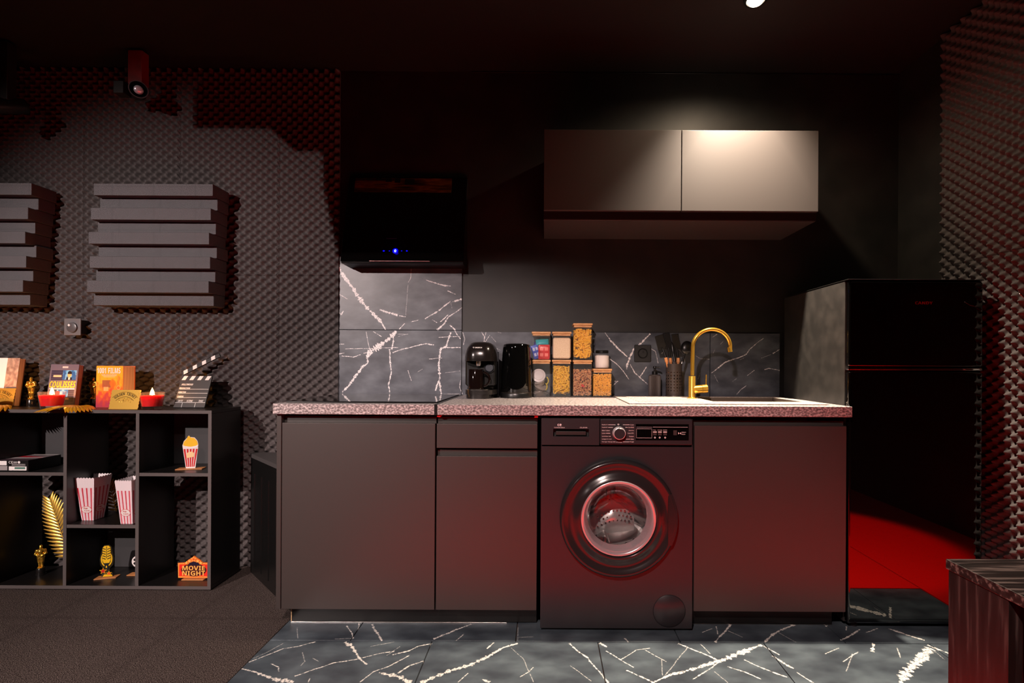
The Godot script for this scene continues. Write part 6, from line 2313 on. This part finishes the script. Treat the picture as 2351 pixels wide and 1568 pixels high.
	layer(mo, "dark_arch", PackedVector2Array([V.call(432, 1297), V.call(461, 1297), V.call(456, 1291), V.call(446, 1288.5), V.call(437, 1291)]), 0.0039, mat(rgb(24, 12, 40), 0.5))
	var cream = mat(rgb(252, 186, 90), 0.5)
	letters(mo, "MOVIE", Vector3(V.call(446, 1303.3).x, V.call(446, 1303.3).y, 0.0048), 52 * k, 10 * k, cream)
	letters(mo, "NIGHT", Vector3(V.call(446, 1315.2).x, V.call(446, 1315.2).y, 0.0048), 52 * k, 10.5 * k, cream)
	layer(mo, "star", star(V.call(446, 1283), 7.5 * k), 0.0044, cream)
	layer(mo, "star", star(V.call(446, 1283), 4.4 * k), 0.005, M.orange)
	for q in [[436.5, 1287.5], [455.5, 1287.5], [429.5, 1291.5], [462.5, 1291.5]]:
		layer(mo, "star", star(V.call(q[0], q[1]), 4.6 * k), 0.0044, cream)
	mb = MB.new()
	for i in 20:
		for y in [1324.3, 1293.6]:
			var x = 412 + i * 3.45
			if y < 1300 and x > 425 and x < 466: continue
			mb.ball(Vector3(V.call(x, y).x, V.call(x, y).y, 0.003), Vector3(1.2 * k, 1.2 * k, 0.0012), 8, 5)
	for i in 9:
		for x in [411.3, 479.5]:
			mb.ball(Vector3(V.call(x, 1296 + i * 3.3).x, V.call(x, 1296 + i * 3.3).y, 0.003), Vector3(1.2 * k, 1.2 * k, 0.0012), 8, 5)
	part(mo, "bulbs", mb, cream, "border of painted bulbs").set_meta("kind", "stuff")

func small_fixtures():
	# dimmer on the foam wall
	var c = at(168.5, 750.5, 2.5)
	var o = thing("dimmer_switch", "square dark grey rotary dimmer switch on the foam wall below the slat panels", "light switch", Vector3(c.x, c.y, -2.5))
	var mb = MB.new()
	mb.box(Vector3(0, 0, -0.0255), Vector3(0.07, 0.07, 0.05), 0.002)
	part(o, "wall_box", mb, M.black_matt)
	mb = MB.new()
	mb.box(Vector3(0, 0, 0.003), Vector3(0.084, 0.086, 0.008), 0.003)
	part(o, "plate", mb, mat(rgb(108, 106, 108), 0.4))
	mb = MB.new()
	mb.lathe([Vector2(0, 0.016), Vector2(0.02, 0.016), Vector2(0.0245, 0.014), Vector2(0.026, 0.007)], 40, facing(Vector3(0.003, -0.004, 0)))
	var kn = part(o, "dial", mb, mat(rgb(84, 82, 84), 0.35))
	mb = MB.new()
	mb.lathe([Vector2(0, 0.0172), Vector2(0.0055, 0.0168), Vector2(0.0062, 0.0158)], 20, facing(Vector3(-0.0075, 0.0075, 0)))
	part(kn, "marker", mb, M.white, "white marker dot")
	# short bright hooks on the right foam wall
	for q in [["slim bright metal hook on the right foam wall, level with the fridge top", 2344, 680], ["slim bright metal hook on the right foam wall, level with the fridge's chrome strip", 2338, 853]]:
		var x = X1 - 0.045
		var d = x * F / (q[1] - CX + ROLL * (q[2] - CY))
		var p = at(q[1], q[2], d)
		var h = thing("wall_hook", q[0], "hook", p, 0.0, "metal hooks on the right wall")
		mb = MB.new()
		mb.tube([Vector3(0.04, -0.012, -0.004), Vector3(0.012, -0.006, 0), Vector3(-0.008, 0.008, 0.004)], [0.0018, 0.0018, 0.0014], 8)
		part(h, "rod", mb, M.silver)
		mb = MB.new()
		mb.ball(Vector3(-0.008, 0.008, 0.004), Vector3(0.003, 0.003, 0.003), 10, 6)
		part(h, "tip", mb, M.silver)

func make_spot_fixture(label, pos: Vector3, aim: Vector3, lit: Color, e: float, red_lit_mount: bool):
	var o = thing("ceiling_spotlight", label, "spotlight", pos)
	var d = aim.normalized()
	var up = Vector3.UP if absf(d.y) < 0.95 else Vector3.FORWARD
	var s = d.cross(up).normalized()
	var b = Basis(s, d, s.cross(d).normalized())        # local y along the beam
	var tf = Transform3D(b, Vector3.ZERO)
	var mb = MB.new()
	mb.lathe([Vector2(0, -0.13), Vector2(0.026, -0.13), Vector2(0.034, -0.12), Vector2(0.036, -0.005), Vector2(0.0375, 0.0), Vector2(0.0345, 0.0), Vector2(0.033, -0.012), Vector2(0.02, -0.035), Vector2(0, -0.036)], 40, tf)
	part(o, "barrel", mb, M.black_satin)
	mb = MB.new()
	mb.lathe([Vector2(0.0375, 0.0), Vector2(0.0385, -0.008), Vector2(0.0365, -0.012)], 40, tf)
	mb.lathe([Vector2(0.0345, 0.0004), Vector2(0.0375, 0.0004)], 40, tf)
	part(o, "front_ring", mb, mat(rgb(78, 76, 80), 0.4))
	mb = MB.new()
	mb.ball(b * Vector3(0, -0.016, 0), Vector3(0.02, 0.013, 0.02), 24, 14, b)
	part(o, "bulb", mb, glow(lit, e) if e > 0.0 else mat(rgb(228, 228, 240), 0.25, 0.4))
	mb = MB.new()
	var mx = -d * 0.05 + Vector3(0.0, 0, 0)
	mb.box(Vector3(mx.x, (CEIL - pos.y) / 2 + 0.012, mx.z), Vector3(0.07, CEIL - pos.y - 0.046, 0.045), 0.004)
	part(o, "mount", mb, mat(rgb(120, 14, 10), 0.6) if red_lit_mount else M.black_matt, "mount with red light put into its colour" if red_lit_mount else "")  # the red stands for red light falling on the mount
	if red_lit_mount:
		mb = MB.new()
		mb.box(b * Vector3(0, -0.075, 0) + Vector3(-0.06, 0.0, 0.02), Vector3(0.05, 0.06, 0.05), 0.004)
		part(o, "driver_box", mb, M.black_matt)
	return o

func lamps():
	# recessed ceiling lamp over the worktop
	var o = thing("ceiling_spotlight", "bright round ceiling spotlight above the sink, cut by the top edge of the photo", "spotlight", KITCHEN_LAMP)
	var mb = MB.new()
	mb.lathe([Vector2(0.034, -0.004), Vector2(0.036, -0.009), Vector2(0.046, -0.006), Vector2(0.047, 0.0)], 44)
	part(o, "trim_ring", mb, M.black_satin)
	mb = MB.new()
	mb.lathe([Vector2(0, -0.024), Vector2(0.015, -0.022), Vector2(0.027, -0.016), Vector2(0.034, -0.004), Vector2(0.034, 0.0)], 40, Transform3D.IDENTITY, 60.0)
	part(o, "bulb", mb, glow(rgb(255, 232, 200), 14.0), "glowing bulb")
	# track spotlight seen on the left, and the ones behind the camera that light the room
	var p = at(318, 205, 2.36)
	make_spot_fixture("unlit black track spotlight with a silver reflector and mount coloured red-lit, left under the ceiling", p, Vector3(0.62, -0.25, 0.74), Color.WHITE, 0.0, true)
	p = at(-24, 241, 2.3)
	make_spot_fixture("black spotlight at the left edge of the photo, under the ceiling", p, Vector3(-0.6, -0.3, 0.7), Color.WHITE, 0.0, false)
	for q in [["lit spotlight behind the camera aimed at the shelf unit", SHELF_LAMP, SHELF_AIM, rgb(255, 228, 218), 6.0], ["lit spotlight behind the camera aimed at the kitchen fronts", FRONT_LAMP, FRONT_AIM, rgb(255, 224, 214), 6.0],
			["red spotlight under the ceiling in front of the fridge", RED_LAMPS[0], RED_LAMPS[0] + Vector3(0.001, -1, 0), rgb(255, 4, 3), 4.0], ["red spotlight under the ceiling in front of the washing machine", RED_LAMPS[1], RED_LAMPS[1] + Vector3(0.001, -1, 0), rgb(255, 4, 3), 4.0],
			["red spotlight under the ceiling in front of the hob cabinet", RED_LAMPS[2], RED_LAMPS[2] + Vector3(0.001, -1, 0), rgb(255, 4, 3), 4.0]]:
		var dir = (q[2] - q[1]).normalized()
		make_spot_fixture(q[0], q[1] - dir * 0.02, dir, q[3], q[4], false)
